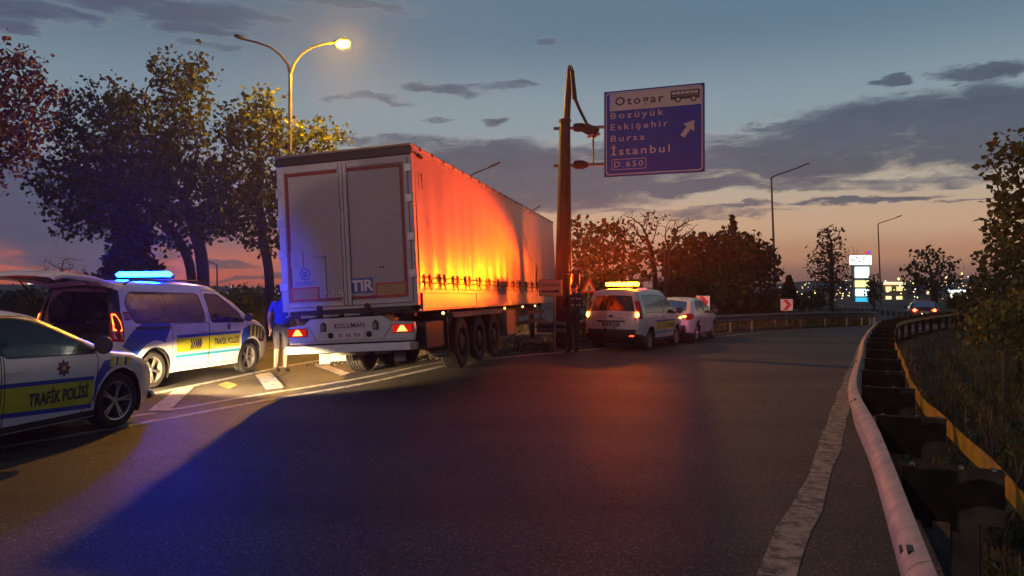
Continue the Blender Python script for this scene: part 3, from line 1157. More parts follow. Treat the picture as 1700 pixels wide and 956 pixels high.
        mb.build('underbody', M['black_plastic'], s.root)
        return res
    def wheels(s, w=.2, spokes=5, steer=0.0, style='alloy', inset=.03):
        for x in (s.xf, s.xr):
            for sd in (-1, 1):
                yy = float(s.W0(np.array([[x, s.Rw + .1]]))[0]) - w / 2 - inset
                wheel(s.root, x, sd * yy, s.Rw, w, spokes, steer if x == s.xf else 0, sd, style)

def arc_sector(xc, zc, r0, r1, a0, a1, n=12):
    o = [(xc + r1 * math.cos(R_(a)), zc + r1 * math.sin(R_(a))) for a in np.linspace(a0, a1, n)]
    i = [(xc + r0 * math.cos(R_(a)), zc + r0 * math.sin(R_(a))) for a in np.linspace(a1, a0, n)]
    return np.array(o + i)

def mirror_part(car, x, z, sd, w=.17, h=.13):
    y = float(car.Wd(np.array([[x, z]]))[0])
    mb = MB()
    mb.lathe([(.001, -.07), (.6, -.065), (.95, -.03), (1, 0), (.93, .015), (.001, .016)], (0, 0, 0), 'X', 16)
    mb.v = [(x + .02 - p[0], sd * (y + .14 + p[1] * w * .55), z + .05 + p[2] * h * .62) for p in mb.v]
    mb.tube([(x + .03, sd * (y - .02), z - .02), (x + .03, sd * (y + .10), z + .02)], .022, 8)
    return mb.build('wing_mirror', M['black_plastic'], car.root, smooth=True)

def handle(car, x, z, sd, parent=None):
    y = float(car.Wd(np.array([[x, z]]))[0])
    mb = MB()
    mb.tube([(x - .10, sd * (y + .002), z), (x - .085, sd * (y + .03), z), (x + .085, sd * (y + .03), z), (x + .10, sd * (y + .002), z)], .014, 8)
    return mb.build('door_handle', M['white_paint'], parent or car.root, smooth=True)

def side_text(car, key, x0, x1, z0, cap, mt, sd=-1, name='lettering', parent=None, out=.006):
    """lettering on a flank, reading left to right for someone who looks at that side"""
    vs, fs, w = TXT[key]
    mb = MB()
    pts = []
    for u, v in vs:
        t = u / w
        x = x0 + (x1 - x0) * t if sd < 0 else x1 - (x1 - x0) * t
        z = z0 + v / .69 * cap
        pts.append((x, z))
    Wd = car.Wd(np.array(pts))
    mb.add([(p[0], sd * (wv + out), p[1]) for p, wv in zip(pts, Wd)], fs)
    return mb.build(name, mt, parent or car.root)

def crest(car, x, z, r, sd=-1):
    """eight pointed badge on the door"""
    mb = MB()
    def star(r0, r1, n, m, out):
        poly = []
        for k in range(2 * n):
            rr = r1 if k % 2 == 0 else r0
            a = PI * k / n
            poly.append((x + rr * math.cos(a), z + rr * math.sin(a)))
        pts = [(x, z)] + poly
        Wd = car.Wd(np.array(pts))
        mb.add([(p[0], sd * (w + out), p[1]) for p, w in zip(pts, Wd)], [(0, 1 + i, 1 + (i + 1) % len(poly)) for i in range(len(poly))], m)
    star(r * .62, r, 8, 0, .005)
    star(r * .40, r * .44, 12, 1, .007)
    star(r * .12, r * .3, 5, 2, .009)
    return mb.build('badge', [M['navy'], M['red_badge'], M['yellow_film']], car.root)
M['red_badge'] = mat('red_badge', (.35, .03, .04), .4)

def seats(root, xs, hw, z=.45, h=.62):
    mb = MB()
    for x in xs:
        for sd in (-1, 1):
            mb.box((x, sd * hw * .48, z), (.5, .5, .16))
            mb.box((x - .27, sd * hw * .48, z + h * .5), (.13, .48, h), 0, 0, Matrix.Rotation(R_(-12), 4, 'Y'))
            mb.box((x - .36, sd * hw * .48, z + h + .08), (.09, .26, .19), 0, 0, Matrix.Rotation(R_(-12), 4, 'Y'))
    mb.box((xs[0] + .75, 0, z + .32), (.35, hw * 1.7, .22))
    return mb.build('seats', M['seat'], root, bevel=.03)

# ---------------- police minivan with its tailgate up
VAN_TOP = [(-2.12, .28, 'rbump'), (-2.20, .42, 'rbump'), (-2.20, .60, 'gate'), (-2.185, 1.02, 'gate'), (-2.15, 1.15, 'rwin'), (-2.08, 1.60, 'gate'), (-2.0, 1.74, 'roof'), (-1.85, 1.795, 'roof'),
           (-.6, 1.83, 'roof'), (.28, 1.79, 'roof'), (.52, 1.73, 'ws'), (.95, 1.47, 'ws'), (1.36, 1.15, 'hood'), (1.65, 1.07, 'hood'), (1.95, .95, 'front'), (2.09, .82, 'front'),
           (2.17, .62, 'grille'), (2.20, .45, 'fbump'), (2.15, .28, 'fbump'), (2.0, .2, 'fbump')]
def yaw(deg): return PI / 2 - R_(deg)
van_f, van_p = 15.2, Vector((-5.74, 13.95, 0))
fw = Vector((math.sin(R_(van_f)), math.cos(R_(van_f)), 0)); rt = Vector((fw.y, -fw.x, 0))
vp = van_p - rt * .88 - fw * .02
t = thing('police_minivan', 'white police minivan with blue lightbar, raised tailgate and yellow door bands, on the left carriageway', 'police van', tuple(vp), yaw(van_f))
van = Car(t, VAN_TOP, .90, .24, .325, -1.35, 1.34, 1.08, tumble=.20, taper=(.6, .05, .8, .17))
big = rounded([(-1.80, 1.14), (-.05, 1.11), (-.05, 1.62), (-1.74, 1.65), (-1.90, 1.45)], .09)
fwin = rounded([(.10, 1.09), (1.12, 1.06), (.98, 1.24), (.52, 1.60), (.12, 1.62)], .07)
sdoor = rounded([(-1.03, .33), (-.80, .33), (.02, .30), (.02, 1.70), (-1.03, 1.70)], .06)
fdoor = rounded([(.045, .30), (.86, .30), (1.0, .55), (1.22, .80), (1.24, 1.06), (.60, 1.66), (.045, 1.70)], .06)
sdoor2 = rounded([(-.92, .33), (.02, .30), (.02, 1.08), (-.92, 1.08)], .05)
van.part('front_door', fdoor, van.paint)
van.part('sliding_door', sdoor2, van.paint)
van.part('window', big, M['glass'])
van.part('window', fwin, M['glass'])
tl = rounded([(-2.23, .86), (-2.03, .84), (-2.02, 1.34), (-2.20, 1.34)], .03)
van.part('tail_light', tl, M['red_lens'])
hl = rounded([(1.72, .80), (2.13, .66), (2.10, .84), (1.93, .97), (1.74, .98)], .04)
van.part('headlight', hl, M['white_lens'])
van.film(rounded([(-2.23, 1.33), (-2.02, 1.33), (-1.93, 1.68), (-2.10, 1.75)], .03), M['black_plastic'])
bz0, bz1 = .585, .835
for a, b, mt in ((bz1, bz1 + .055, 'blue_film'), (bz0, bz1, 'yellow_film'), (bz0 - .10, bz0 - .05, 'cyan_film')):
    van.film([(-.83, a), (.99, a), (.99, b), (-.86, b)], M[mt])
van.film(arc_sector(van.xr, .36, .47, .82, 62, 150), M['blue_film'])
van.film(np.array([(1.02, .42), (1.10, .46), (1.155, .63), (1.26, .74), (1.26, .98), (1.10, .93), (1.03, .80)]), M['blue_film'])
van.film(np.array([(1.26, .74), (1.45, .76), (1.58, .70), (1.68, .62), (1.86, .62), (1.93, .80), (1.75, .93), (1.40, 1.0), (1.26, .98)]), M['navy'])
for k in range(4):
    x = 1.30 + k * .13
    van.film(np.array([(x, .76 - .02 * k), (x + .065, .76 - .03 * k), (x + .095, .99 - .03 * k), (x + .03, .99 - .025 * k)]), M['yellow_film'])
van.film(rounded([(-1.80, 1.03), (-.98, 1.01), (-.98, 1.055), (-1.80, 1.075)], .01), M['black_plastic'])
van.film([(-2.3, .2), (-1.78, .2), (-1.72, .34), (-2.3, .42)], M['black_plastic'])
van.seam(fdoor); van.seam(rounded([(-.94, .31), (.035, .29), (.035, 1.09), (-.94, 1.09)], .05))
van.seam(big, .03); van.seam(fwin, .03)
res = van.build(skip=('gate', 'rwin'), dark=('rbump', 'grille'))
van.wheels(.205, 5)
for sd in (-1, 1):
    mirror_part(van, 1.06, 1.10, sd)
    handle(van, -.12, .93, sd); handle(van, .20, .93, sd)
side_text(van, 'TRAFİK POLİSİ', .17, .92, .655, .115, M['navy'])
for sd, o in zip((-1, 1), res['tail_light']):
    mb = MB()
    P_ = rounded([(-2.17, 1.03), (-2.06, 1.02), (-2.07, 1.17), (-2.10, 1.30), (-2.13, 1.30)], .02)
    W_ = van.Wd(P_)
    mb.add([(p[0], sd * (w + .006), p[1]) for p, w in zip(P_, W_)], [tuple(range(len(P_)))])
    mb.build('lamp', M['tail_orange_on'], o)
    mb = MB()
    P_ = rounded([(-2.17, .90), (-2.05, .89), (-2.06, 1.0), (-2.17, 1.01)], .02)
    W_ = van.Wd(P_)
    mb.add([(p[0], sd * (w + .006), p[1]) for p, w in zip(P_, W_)], [tuple(range(len(P_)))])
    mb.build('reversing_lens', M['white_lens'], o)
# chevron print on the sliding door
mb = MB()
for k in range(5):
    x = -.50 + k * .062
    zc = (bz0 + bz1) / 2
    for P_ in ([(x, bz1 - .03), (x + .028, bz1 - .03), (x + .068, zc), (x + .04, zc)], [(x + .04, zc), (x + .068, zc), (x + .028, bz0 + .03), (x, bz0 + .03)]):
        W_ = van.Wd(np.array(P_))
        mb.add([(p[0], -(w + .006), p[1]) for p, w in zip(P_, W_)], [(0, 1, 2, 3)])
mb.build('chevron_print', M['navy'], t)
crest(van, .62, .985, .075)
mb = MB()
for (a, b, c_, d_) in ((-1.99, -1.86, 1.19, 1.33),):
    P_ = [(a, c_), (b, c_), (b, d_), (a, d_)]
    W_ = van.Wd(np.array(P_)); mb.add([(p[0], -(w + .005), p[1]) for p, w in zip(P_, W_)], [(0, 1, 2, 3)])
mb.build('number_label', M['red_badge'], t)
side_text(van, '112', -1.975, -1.875, 1.225, .075, M['plate'], out=.008)
# inside of the load space
mb = MB()
mb.bb((-2.08, -.66, .55), (-.9, .66, .60))
for sd in (-1, 1): mb.bb((-2.05, sd * .70, .55), (-.9, sd * .73, 1.1))
mb.build('load_floor', M['lining'], t)
mb = MB()
mb.box((-1.12, .33, .86), (.12, .60, .62), 0, 0, Matrix.Rotation(R_(-8), 4, 'Y'))
mb.box((-1.12, -.33, .86), (.12, .60, .62), 0, 0, Matrix.Rotation(R_(-8), 4, 'Y'))
for y in (-.45, -.2, .2, .45): mb.box((-1.15, y, 1.28), (.09, .22, .17))
mb.box((-1.55, -.1, .78), (.5, .6, .35)); mb.box((-1.62, .38, .72), (.4, .42, .25), 0, .2)
mb.build('seats', M['seat'], t, bevel=.03)
mb = MB()
mb.tube([(-2.17, -.70, .62), (-2.13, -.70, 1.1), (-2.02, -.62, 1.70), (-2.0, 0, 1.745), (-2.02, .62, 1.70), (-2.13, .70, 1.1), (-2.17, .70, .62)], .022, 6)
mb.build('door_seal', M['black_plastic'], t, smooth=True)
mb = MB()
mb.bb((-2.235, -.62, .50), (-2.19, .62, .60))
mb.build('bumper_step', M['black_plastic'], t)
# the raised tailgate: hinge at the roof edge
tg = empty('tailgate', (-1.97, 0, 1.775), parent=t, rot=(0, R_(11), 0))
mb = MB()
gate = [(0, 0), (-.14, .03), (-.42, .035), (-.75, .00), (-1.05, -.03), (-1.20, -.10)]
def gy(x): return .70 - .06 * max(0, (x + .35) / .35) + .02 * math.sin(-x * 2.6)
vs, fs = [], []
us = (-1, -.86, -.5, 0, .5, .86, 1)
for th in (0, -.055):
    for x, z in gate:
        for u in us: vs.append((x, u * gy(x), z + .05 * (1 - u * u) + th - (.03 if abs(u) == 1 else 0)))
K = len(us); n = len(gate)
win_fs = []
for L in (0, 1):
    for i in range(n - 1):
        for j in range(K - 1):
            a = L * n * K + i * K + j
            f = (a, a + 1, a + K + 1, a + K)
            (win_fs if (1 <= i <= 2 and 1 <= j <= K - 3 + 0) else fs).append(f)
for i in range(n - 1):
    for j in (0, K - 1):
        a = i * K + j; fs.append((a, a + K, a + K + n * K, a + n * K))
for j in range(K - 1):
    for i in (0, n - 1):
        a = i * K + j; fs.append((a, a + 1, a + 1 + n * K, a + n * K))
mb.add(vs, fs)
mb.build('gate_panel', M['white_paint'], tg, smooth=True)
mb = MB(); mb.add(vs, win_fs); mb.build('gate_glass', M['dark_glass'], tg, smooth=True)
mb = MB()
mb.bb((-1.12, -.50, -.085), (-.80, .50, -.05)); mb.build('gate_trim', M['lining'], tg, bevel=.015)
mb = MB(); mb.bb((-1.16, -.30, -.125), (-1.06, .30, -.10)); mb.build('gate_reflector', M['red_lens'], tg)
for sd in (-1, 1):
    mb = MB()
    mb.tube([(-.62, sd * .64, -.06), (-.1, sd * .66, -.33)], [.010, .016], 8)
    mb.build('gas_strut', M['dark_steel'], tg)
def lightbar(parent, x, z, width, lens_mats, rear_only=False, depth=.26):
    lb = MB()
    lb.bb((x - depth / 2, -width / 2, z), (x + depth / 2, width / 2, z + .035))
    for s_ in (-.3, .3): lb.box((x, s_ * width, z - .035), (.1, .08, .08))
    o = lb.build('light_bar', M['black_plastic'], parent, bevel=.008)
    return o
LIGHT_BLUE = emis('blue_flash', (.0003, .018, 1.0), 1400)
bar = lightbar(t, -.62, 1.90, 1.15, None)
mb = MB()
mb.lathe([(.001, -.56), (.6, -.555), (1, -.50), (1, .50), (.6, .555), (.001, .56)], (0, 0, 0), 'Y', 14)
mb.v = [(-.62 + p[0] * .115, p[1], 1.975 + p[2] * .055) for p in mb.v]
mb.build('light_lens', LIGHT_BLUE, bar, smooth=True)
for sd in (-1, 1):
    mb = MB()
    mb.tube([(-1.75, sd * .60, 1.77), (-1.6, sd * .60, 1.85), (.1, sd * .60, 1.87), (.3, sd * .60, 1.79)], .018, 8)
    mb.build('roof_rail', M['dark_steel'], t, smooth=True)

# ---------------- police saloon in front, its lamps lighting the gore
CAR_TOP = [(-2.02, .25, 'rbump'), (-2.13, .40, 'rbump'), (-2.15, .58, 'gate'), (-2.12, .90, 'gate'), (-2.02, 1.04, 'rwin'), (-1.62, 1.34, 'gate'), (-1.45, 1.41, 'roof'), (-.9, 1.465, 'roof'), (-.3, 1.475, 'roof'),
           (.12, 1.42, 'roof'), (.30, 1.37, 'ws'), (.75, 1.15, 'ws'), (1.18, .95, 'hood'), (1.5, .895, 'hood'), (1.85, .80, 'hood'), (2.02, .70, 'front'), (2.12, .56, 'grille'), (2.13, .40, 'fbump'), (2.08, .24, 'fbump'), (1.92, .18, 'fbump')]
def saloon(name, label, cat, loc, hd, livery=True, steer=0.0, paint=None, seatset=True, group=None):
    t = thing(name, label, cat, loc, yaw(hd), group)
    c = Car(t, CAR_TOP, .90, .21, .335, -1.33, 1.30, .93, tumble=.24, taper=(.6, .13, .85, .22), rfil=.10, bulge=(.12, .045, .15))
    if paint: c.paint = paint
    w1 = rounded([(-1.42, 1.03), (-.36, .985), (-.36, 1.36), (-.9, 1.385), (-1.25, 1.29)], .06)
    w2 = rounded([(-.30, .98), (.93, .945), (.70, 1.07), (.20, 1.32), (-.05, 1.365), (-.30, 1.365)], .06)
    d1 = rounded([(-1.02, .40), (-.80, .27), (-.36, .26), (-.33, 1.40), (-.9, 1.42), (-1.44, 1.20), (-1.46, 1.0), (-1.10, .72)], .06)
    d2 = rounded([(-.31, .26), (.66, .25), (.88, .42), (.93, .92), (.70, 1.10), (.15, 1.38), (-.31, 1.40)], .06)
    c.part('rear_door', d1, c.paint); c.part('front_door', d2, c.paint)
    c.part('window', w1, M['glass']); c.part('window', w2, M['glass'])
    c.part('tail_light', rounded([(-2.2, .74), (-1.80, .82), (-1.82, .95), (-2.2, 1.0)], .03), M['red_lens'])
    c.part('headlight', rounded([(1.58, .72), (2.05, .56), (2.06, .66), (1.84, .80), (1.60, .83)], .03), M['white_lens'])
    if livery:
        b0, b1 = .40, .66
        lo = lambda x: .408 - .055 * x
        hi = lambda x: .665 - .035 * x
        def band(xa, xb, f0, f1, mt):
            c.film(np.array([(xa, f0(xa)), (xb, f0(xb)), (xb, f1(xb)), (xa, f1(xa))]), M[mt])
        band(-.86, .86, hi, lambda x: hi(x) + .045, 'blue_film')
        band(-.86, .86, lo, hi, 'yellow_film')
        band(-.86, .86, lambda x: lo(x) - .05, lo, 'blue_film')
        c.film(np.array([(.875, .33), (.90, .40), (.935, .56), (1.05, .70), (1.17, .76), (1.20, .86), (1.02, .84), (.90, .70), (.875, .62)]), M['blue_film'])
        for k in range(3):
            x = 1.10 + k * .14
            c.film(np.array([(x, .74 + .02 * (k < 2)), (x + .07, .755), (x + .10, .87 - .015 * k), (x + .03, .875 - .015 * k)]), M['yellow_film'])
        c.film(np.array([(1.195, .77), (1.23, .765), (1.27, .865), (1.225, .87)]), M['navy'])
        c.film(np.array([(1.335, .765), (1.38, .75), (1.41, .85), (1.37, .855)]), M['navy'])
    c.film(np.array([(-.95, .215), (.93, .215), (.93, .285), (-.95, .285)]), M['black_plastic'])
    c.film(np.array([(-.375, 1.0), (-.285, 1.0), (-.285, 1.365), (-.375, 1.365)]), M['black_plastic'])
    c.seam(d1); c.seam(d2); c.seam(w1, .03); c.seam(w2, .03)
    c.film([(-2.3, .1), (-1.75, .1), (-1.7, .3), (-2.3, .36)], M['black_plastic'])
    res = c.build(dark=('rbump',) if not livery else ('grille',))
    c.wheels(.215, 5, steer)
    for sd in (-1, 1):
        mirror_part(c, .84, .985, sd, .21, .17); handle(c, -.20, .83, sd); handle(c, -1.2, .86, sd)
    if livery:
        side_text(c, 'TRAFİK POLİSİ', -.02, .78, .455, .125, M['navy'])
        crest(c, .42, .81, .10)
    if seatset: seats(t, (.12, -.85), .8, .40, .52)
    mb = MB(); mb.lathe([(.85, 0), (1.0, .25), (.85, .5)], (0, 0, 0), 'X', 18)
    mb.v = [(.52 + p[0] * .04, .36 + p[1] * .18, .88 + p[2] * .17) for p in mb.v]
    mb.build('steering_wheel', M['black_plastic'], t)
    return t, c, res
sal_f = 12.0
fw = Vector((math.sin(R_(sal_f)), math.cos(R_(sal_f)), 0)); rt = Vector((fw.y, -fw.x, 0))
wp = Vector(((197 - CX) / FPX * 8.95, 8.95, 0))
sp = wp - fw * 1.30 - rt * .86
t, sal, res = saloon('police_car', 'white police saloon with its front wheel in view, nearest vehicle at the left edge', 'police car', tuple(sp), sal_f, True, R_(-4))
lb = lightbar(t, -.45, 1.545, 1.1, None)
for sd, mt in ((-1, emis('red_flash', (1, .02, .03), 60)), (1, emis('blue_flash_side', (.004, .03, 1.0), 32))):
    mb = MB(); mb.lathe([(.001, -.26), (.7, -.255), (1, -.22), (1, .22), (.7, .255), (.001, .26)], (0, 0, 0), 'Y', 12)
    mb.v = [(-.45 + p[0] * .11, sd * -.27 + p[1], 1.615 + p[2] * .05) for p in mb.v]
    mb.build('light_lens', mt, lb, smooth=True)
l = bpy.data.lights.new('blue_beam', 'SPOT')
l.energy = 1700
l.color = (.03, .05, 1)
l.spot_size = R_(40)
l.spot_blend = 1.0
l.shadow_soft_size = .12
bb_ = bpy.data.objects.new('blue_beam', l)
COL.objects.link(bb_); bb_.parent = t
bb_.location = (-.26, .27, 1.63)
bb_.rotation_euler = (0, R_(-90), R_(-3))
for sd in (-1, 1):
    mb = MB()
    mb.ball((2.05, sd * .60, .60), .05, 0, 6)
    hb = mb.build('headlamp', M['head_on'], t, smooth=True)
    mb = MB(); mb.lathe([(.001, .03), (.05, .03), (.06, 0), (.05, -.03)], (2.06, sd * .70, .30), 'X', 14)
    mb.build('fog_lamp', M['chrome'], t, smooth=True)
    l = bpy.data.lights.new('beam', 'SPOT')
    l.energy = 5200
    l.color = (1, .68, .32)
    l.spot_size = R_(74)
    l.spot_blend = .55
    l.shadow_soft_size = .05
    lo_ = bpy.data.objects.new('beam', l)
    COL.objects.link(lo_); lo_.parent = t
    lo_.location = (2.32, sd * .60, .60)
    lo_.scale = (.30, 1, 1)
    lo_.rotation_euler = (0, R_(-90 + 8), 0)      # along +x, dipped

# ---------------- police van with the amber bar, seen from behind
t = thing('police_van', 'white police van with glowing amber lightbar and lit indicators, stopped beside the sign pole', 'police van', (0, 0, 0), yaw(30))
CO_TOP = [(-2.0, .28, 'rbump'), (-2.08, .40, 'rbump'), (-2.085, .62, 'gate'), (-2.06, 1.0, 'gate'), (-2.02, 1.12, 'rwin'), (-1.93, 1.56, 'gate'), (-1.86, 1.68, 'roof'), (-1.72, 1.72, 'roof'),
          (-.6, 1.765, 'roof'), (.20, 1.73, 'roof'), (.45, 1.66, 'ws'), (.85, 1.40, 'ws'), (1.25, 1.10, 'hood'), (1.6, 1.01, 'hood'), (1.86, .90, 'front'), (1.98, .78, 'front'), (2.06, .60, 'grille'), (2.08, .42, 'fbump'), (2.02, .26, 'fbump'), (1.9, .2, 'fbump')]
co = Car(t, CO_TOP, .88, .24, .315, -1.24, 1.25, 1.02, tumble=.17, taper=(.45, .05, .8, .17), bulge=(.09, .05, .13))
fwv = Vector((math.sin(R_(30)), math.cos(R_(30)), 0)); rtv = Vector((fwv.y, -fwv.x, 0))
rw = Vector(((1079 - CX) / FPX * 21.4, 21.4, 0))
t.location = rw - fwv * -1.24 - rtv * .84
cw1 = rounded([(-1.66, 1.10), (-.06, 1.07), (-.06, 1.57), (-1.60, 1.58)], .07)
cw2 = rounded([(.03, 1.06), (1.02, 1.02), (.88, 1.18), (.45, 1.53), (.03, 1.57)], .07)
cd1 = rounded([(-.85, .32), (-.02, .30), (-.02, 1.64), (-.85, 1.64)], .05)
cd2 = rounded([(.0, .30), (.82, .30), (.95, .5), (1.12, .75), (1.14, 1.0), (.50, 1.60), (.0, 1.64)], .05)
co.part('front_door', cd2, co.paint)
co.part('window', cw1, M['glass']); co.part('window', cw2, M['glass'])
co.part('tail_light', rounded([(-2.15, .92), (-1.90, .92), (-1.86, 1.42), (-2.05, 1.42)], .03), M['red_lens'])
co.part('headlight', rounded([(1.58, .78), (1.99, .64), (1.98, .80), (1.82, .92), (1.62, .94)], .03), M['white_lens'])
co.film([(-2.2, .2), (-1.68, .2), (-1.62, .40), (-2.2, .52)], M['black_plastic'])
co.film([(-.86, .22), (.86, .22), (.86, .33), (-.86, .33)], M['black_plastic'])
for a, b, mt in ((.80, .85, 'blue_film'), (.56, .80, 'yellow_film'), (.47, .52, 'cyan_film')):
    co.film([(-.80, a), (.92, a), (.92, b), (-.80, b)], M[mt])
co.seam(cd1); co.seam(cd2); co.seam(cw1, .03); co.seam(cw2, .03)
co.build(dark=('rbump', 'grille'))
co.wheels(.195, 5)
for sd in (-1, 1): mirror_part(co, .98, 1.06, sd, .2, .17); handle(co, .16, .92, sd)
side_text(co, 'TRAFİK POLİSİ', .10, .85, .63, .10, M['navy'])
def rear_text(c, key, y0, y1, z0, cap, mt, parent, name='lettering', out=.008):
    vs, fs, w = TXT[key]
    mb = MB()
    mb.add([c.rear(y0 + (y1 - y0) * u / w, z0 + v / .69 * cap, out) for u, v in vs], fs)
    return mb.build(name, mt, parent)
def rear_quad(c, y0, y1, z0, z1, mt, parent, name, out=.006, n=6):
    mb = MB()
    vs = [c.rear(y0 + (y1 - y0) * i / n, z, out) for i in range(n + 1) for z in (z0, z1)]
    vs += [c.rear(y0 + (y1 - y0) * i / n, z, -.004) for i in range(n + 1) for z in (z0, z1)]
    o = 2 * (n + 1)
    fs = [(2 * i, 2 * i + 1, 2 * i + 3, 2 * i + 2) for i in range(n)]
    fs += [(2 * i, 2 * i + 2, o + 2 * i + 2, o + 2 * i) for i in range(n)] + [(2 * i + 1, o + 2 * i + 1, o + 2 * i + 3, 2 * i + 3) for i in range(n)]
    fs += [(0, 1, o + 1, o), (2 * n, o + 2 * n, o + 2 * n + 1, 2 * n + 1)]
    mb.add(vs, fs)
    return mb.build(name, mt, parent)
M['blue_plate'] = mat('blue_plate', (.03, .045, .10), .4)
M['letter_dark'] = mat('dark_letters', (.02, .022, .04), .5)
M['letter_white'] = mat('white_letters', (.75, .75, .72), .5)
rear_quad(co, .42, -.42, .83, .87, M['black_plastic'], t, 'tailgate_grip', .025)
pl = rear_quad(co, .26, -.26, .70, .81, M['blue_plate'], t, 'number_plate', .014)
rear_text(co, '43 A 0021', .22, -.22, .72, .07, M['letter_white'], pl, out=.020)
rear_text(co, 'POLİS', .20, -.20, .585, .085, M['letter_dark'], t)
rear_text(co, 'COURIER', .36, -.36, .935, .03, M['chrome'], t)
mb = MB(); mb.lathe([(.001, .012), (1, .008), (1.05, 0)], (0, 0, 0), 'X', 20)
mb.v = [tuple(Vector(co.rear(p[1] * .075, 1.0 + p[2] * .035, .004)) - Vector((p[0], 0, 0))) for p in mb.v]
mb.build('badge', M['blue_film'], t, smooth=True)
for sd in (-1, 1):
    mb = MB()
    for k in range(2):
        P_ = [(.70 - .085 * k, .95), (.74 - .085 * k, .95), (.66 - .085 * k, .56), (.62 - .085 * k, .56)]
        mb.add([co.rear(sd * y, z, .007) for y, z in P_], [(0, 1, 2, 3)])
    mb.build('gate_stripe', M['navy'], t)
    mb = MB(); mb.lathe([(.001, -.03), (.05, -.03), (.065, 0), (.05, .03)], (0, 0, 0), 'X', 14)
    mb.v = [(co.rear(sd * .73, 1.03)[0] + .01 + p[0], sd * .755 + p[1] * .75, 1.03 + p[2] * 1.35) for p in mb.v]
    mb.build('indicator', M['indicator_on'], t, smooth=True)
    mb = MB(); mb.box((co.rear(sd * .6, .42)[0] + .0, sd * .60, .44), (.03, .14, .035))
    mb.build('rear_reflector', M['tail_on'] if sd < 0 else M['red_lens'], t)
mb = MB(); P_ = co.side(1.50, .86, .02, -1); mb.ball(P_, .028, 0, 5)
mb.build('side_repeater', M['indicator_on'], t, smooth=True)
bar = lightbar(t, -1.15, 1.83, 1.15, None)
mb = MB(); mb.bb((-1.26, -.56, 1.866), (-1.04, .56, 1.96)); mb.build('light_lens', M['amber_lens'], bar, bevel=.02)
AMBER = emis('amber_flash', (1, .115, .0008), 700)
mb = MB()
for k in range(7):
    y = -.50 + k * .145
    mb.bb((-1.275, y, 1.868), (-1.262, y + .13, 1.958))
mb.build('rear_flasher', AMBER, bar)
l = bpy.data.lights.new('amber_beam', 'SPOT')
l.energy = 31000
l.color = (1, .070, .0003)
l.spot_size = R_(112)
l.spot_blend = 1.0
l.shadow_soft_size = .5
ab = bpy.data.objects.new('amber_beam', l)
COL.objects.link(ab); ab.parent = t
ab.location = (-1.36, 0, 1.93)
ab.rotation_euler = (0, R_(90 + 8), R_(7))
ab.scale = (.17, 1, 1)
mb = MB(); mb.bb((-1.036, -.52, 1.872), (-1.024, -.02, 1.954)); mb.build('front_flasher', emis('red_front_flash', (1, .06, .16), 120), bar)
mb = MB(); mb.bb((-1.036, .02, 1.872), (-1.024, .52, 1.954)); mb.build('front_flasher', emis('blue_front_flash', (.06, .05, 1), 60), bar)
mb = MB(); mb.tube([(-.3, -.45, 1.76), (-.3, -.45, 1.83)], .02, 8); mb.build('antenna_foot', M['black_plastic'], t)

# ---------------- white hatchback ahead of it, and the far car
def rear_kit(c, t, lit, plate='26 AKE 41', orange=True):
    pl = rear_quad(c, .26, -.26, .72, .83, M['plate'], t, 'number_plate', .010)
    rear_text(c, plate, .23, -.20, .74, .07, M['letter_dark'], pl, out=.016)
    for sd in (-1, 1):
        mb = MB()
        P_ = rounded([(.38, .86), (.70, .83), (.72, .96), (.40, .93)], .03)
        mb.add([c.rear(sd * y, z, .010) for y, z in P_], [tuple(range(len(P_)))])
        o = mb.build('tail_lamp', M['red_lens'] if not lit else M['tail_on'], t)
        mb = MB(); P_ = rounded([(.58, .86), (.68, .85), (.69, .91), (.59, .91)], .02)
        mb.add([c.rear(sd * y, z, .016) for y, z in P_], [tuple(range(len(P_)))])
        if orange: mb.build('lamp', M['indicator_on'], o)
hd3 = 27
fw3 = Vector((math.sin(R_(hd3)), math.cos(R_(hd3)), 0)); rt3 = Vector((fw3.y, -fw3.x, 0))
rw3 = Vector(((1157 - CX) / FPX * 25.0, 25.0, 0))
p3 = rw3 + fw3 * 1.33 - rt3 * .86
t, hb, res = saloon('white_hatchback', 'plain white hatchback glowing pink, parked ahead of the amber lit van', 'car', tuple(p3), hd3, False)
rear_kit(hb, t, False)
mb = MB(); mb.tube([(-1.35, 0, 1.45), (-1.42, 0, 1.60)], [.012, .004], 6); mb.build('antenna', M['black_plastic'], t)
t, fc, res = saloon('distant_car', 'distant car with red tail lights burning on the far bend', 'car', (28.3, 51.0, -.355), 26, False, paint=mat('dark_car_paint', (.05, .05, .055), .3, coat=.6))
rear_kit(fc, t, True, orange=False)
for sd in (-1, 1):
    mb = MB(); mb.ball((-2.20, sd * .58, .90), .085, 0, 6)
    mb.build('brake_lamp', emis('brake_on', (1, .06, .02), 40), t, smooth=True)
mb = MB()
for y in (-.15, .15): mb.ball((-2.28, y, .66), .028, 0, 5)
mb.build('plate_lamp', emis('plate_lamp_on', (1, .8, .4), 8), t)
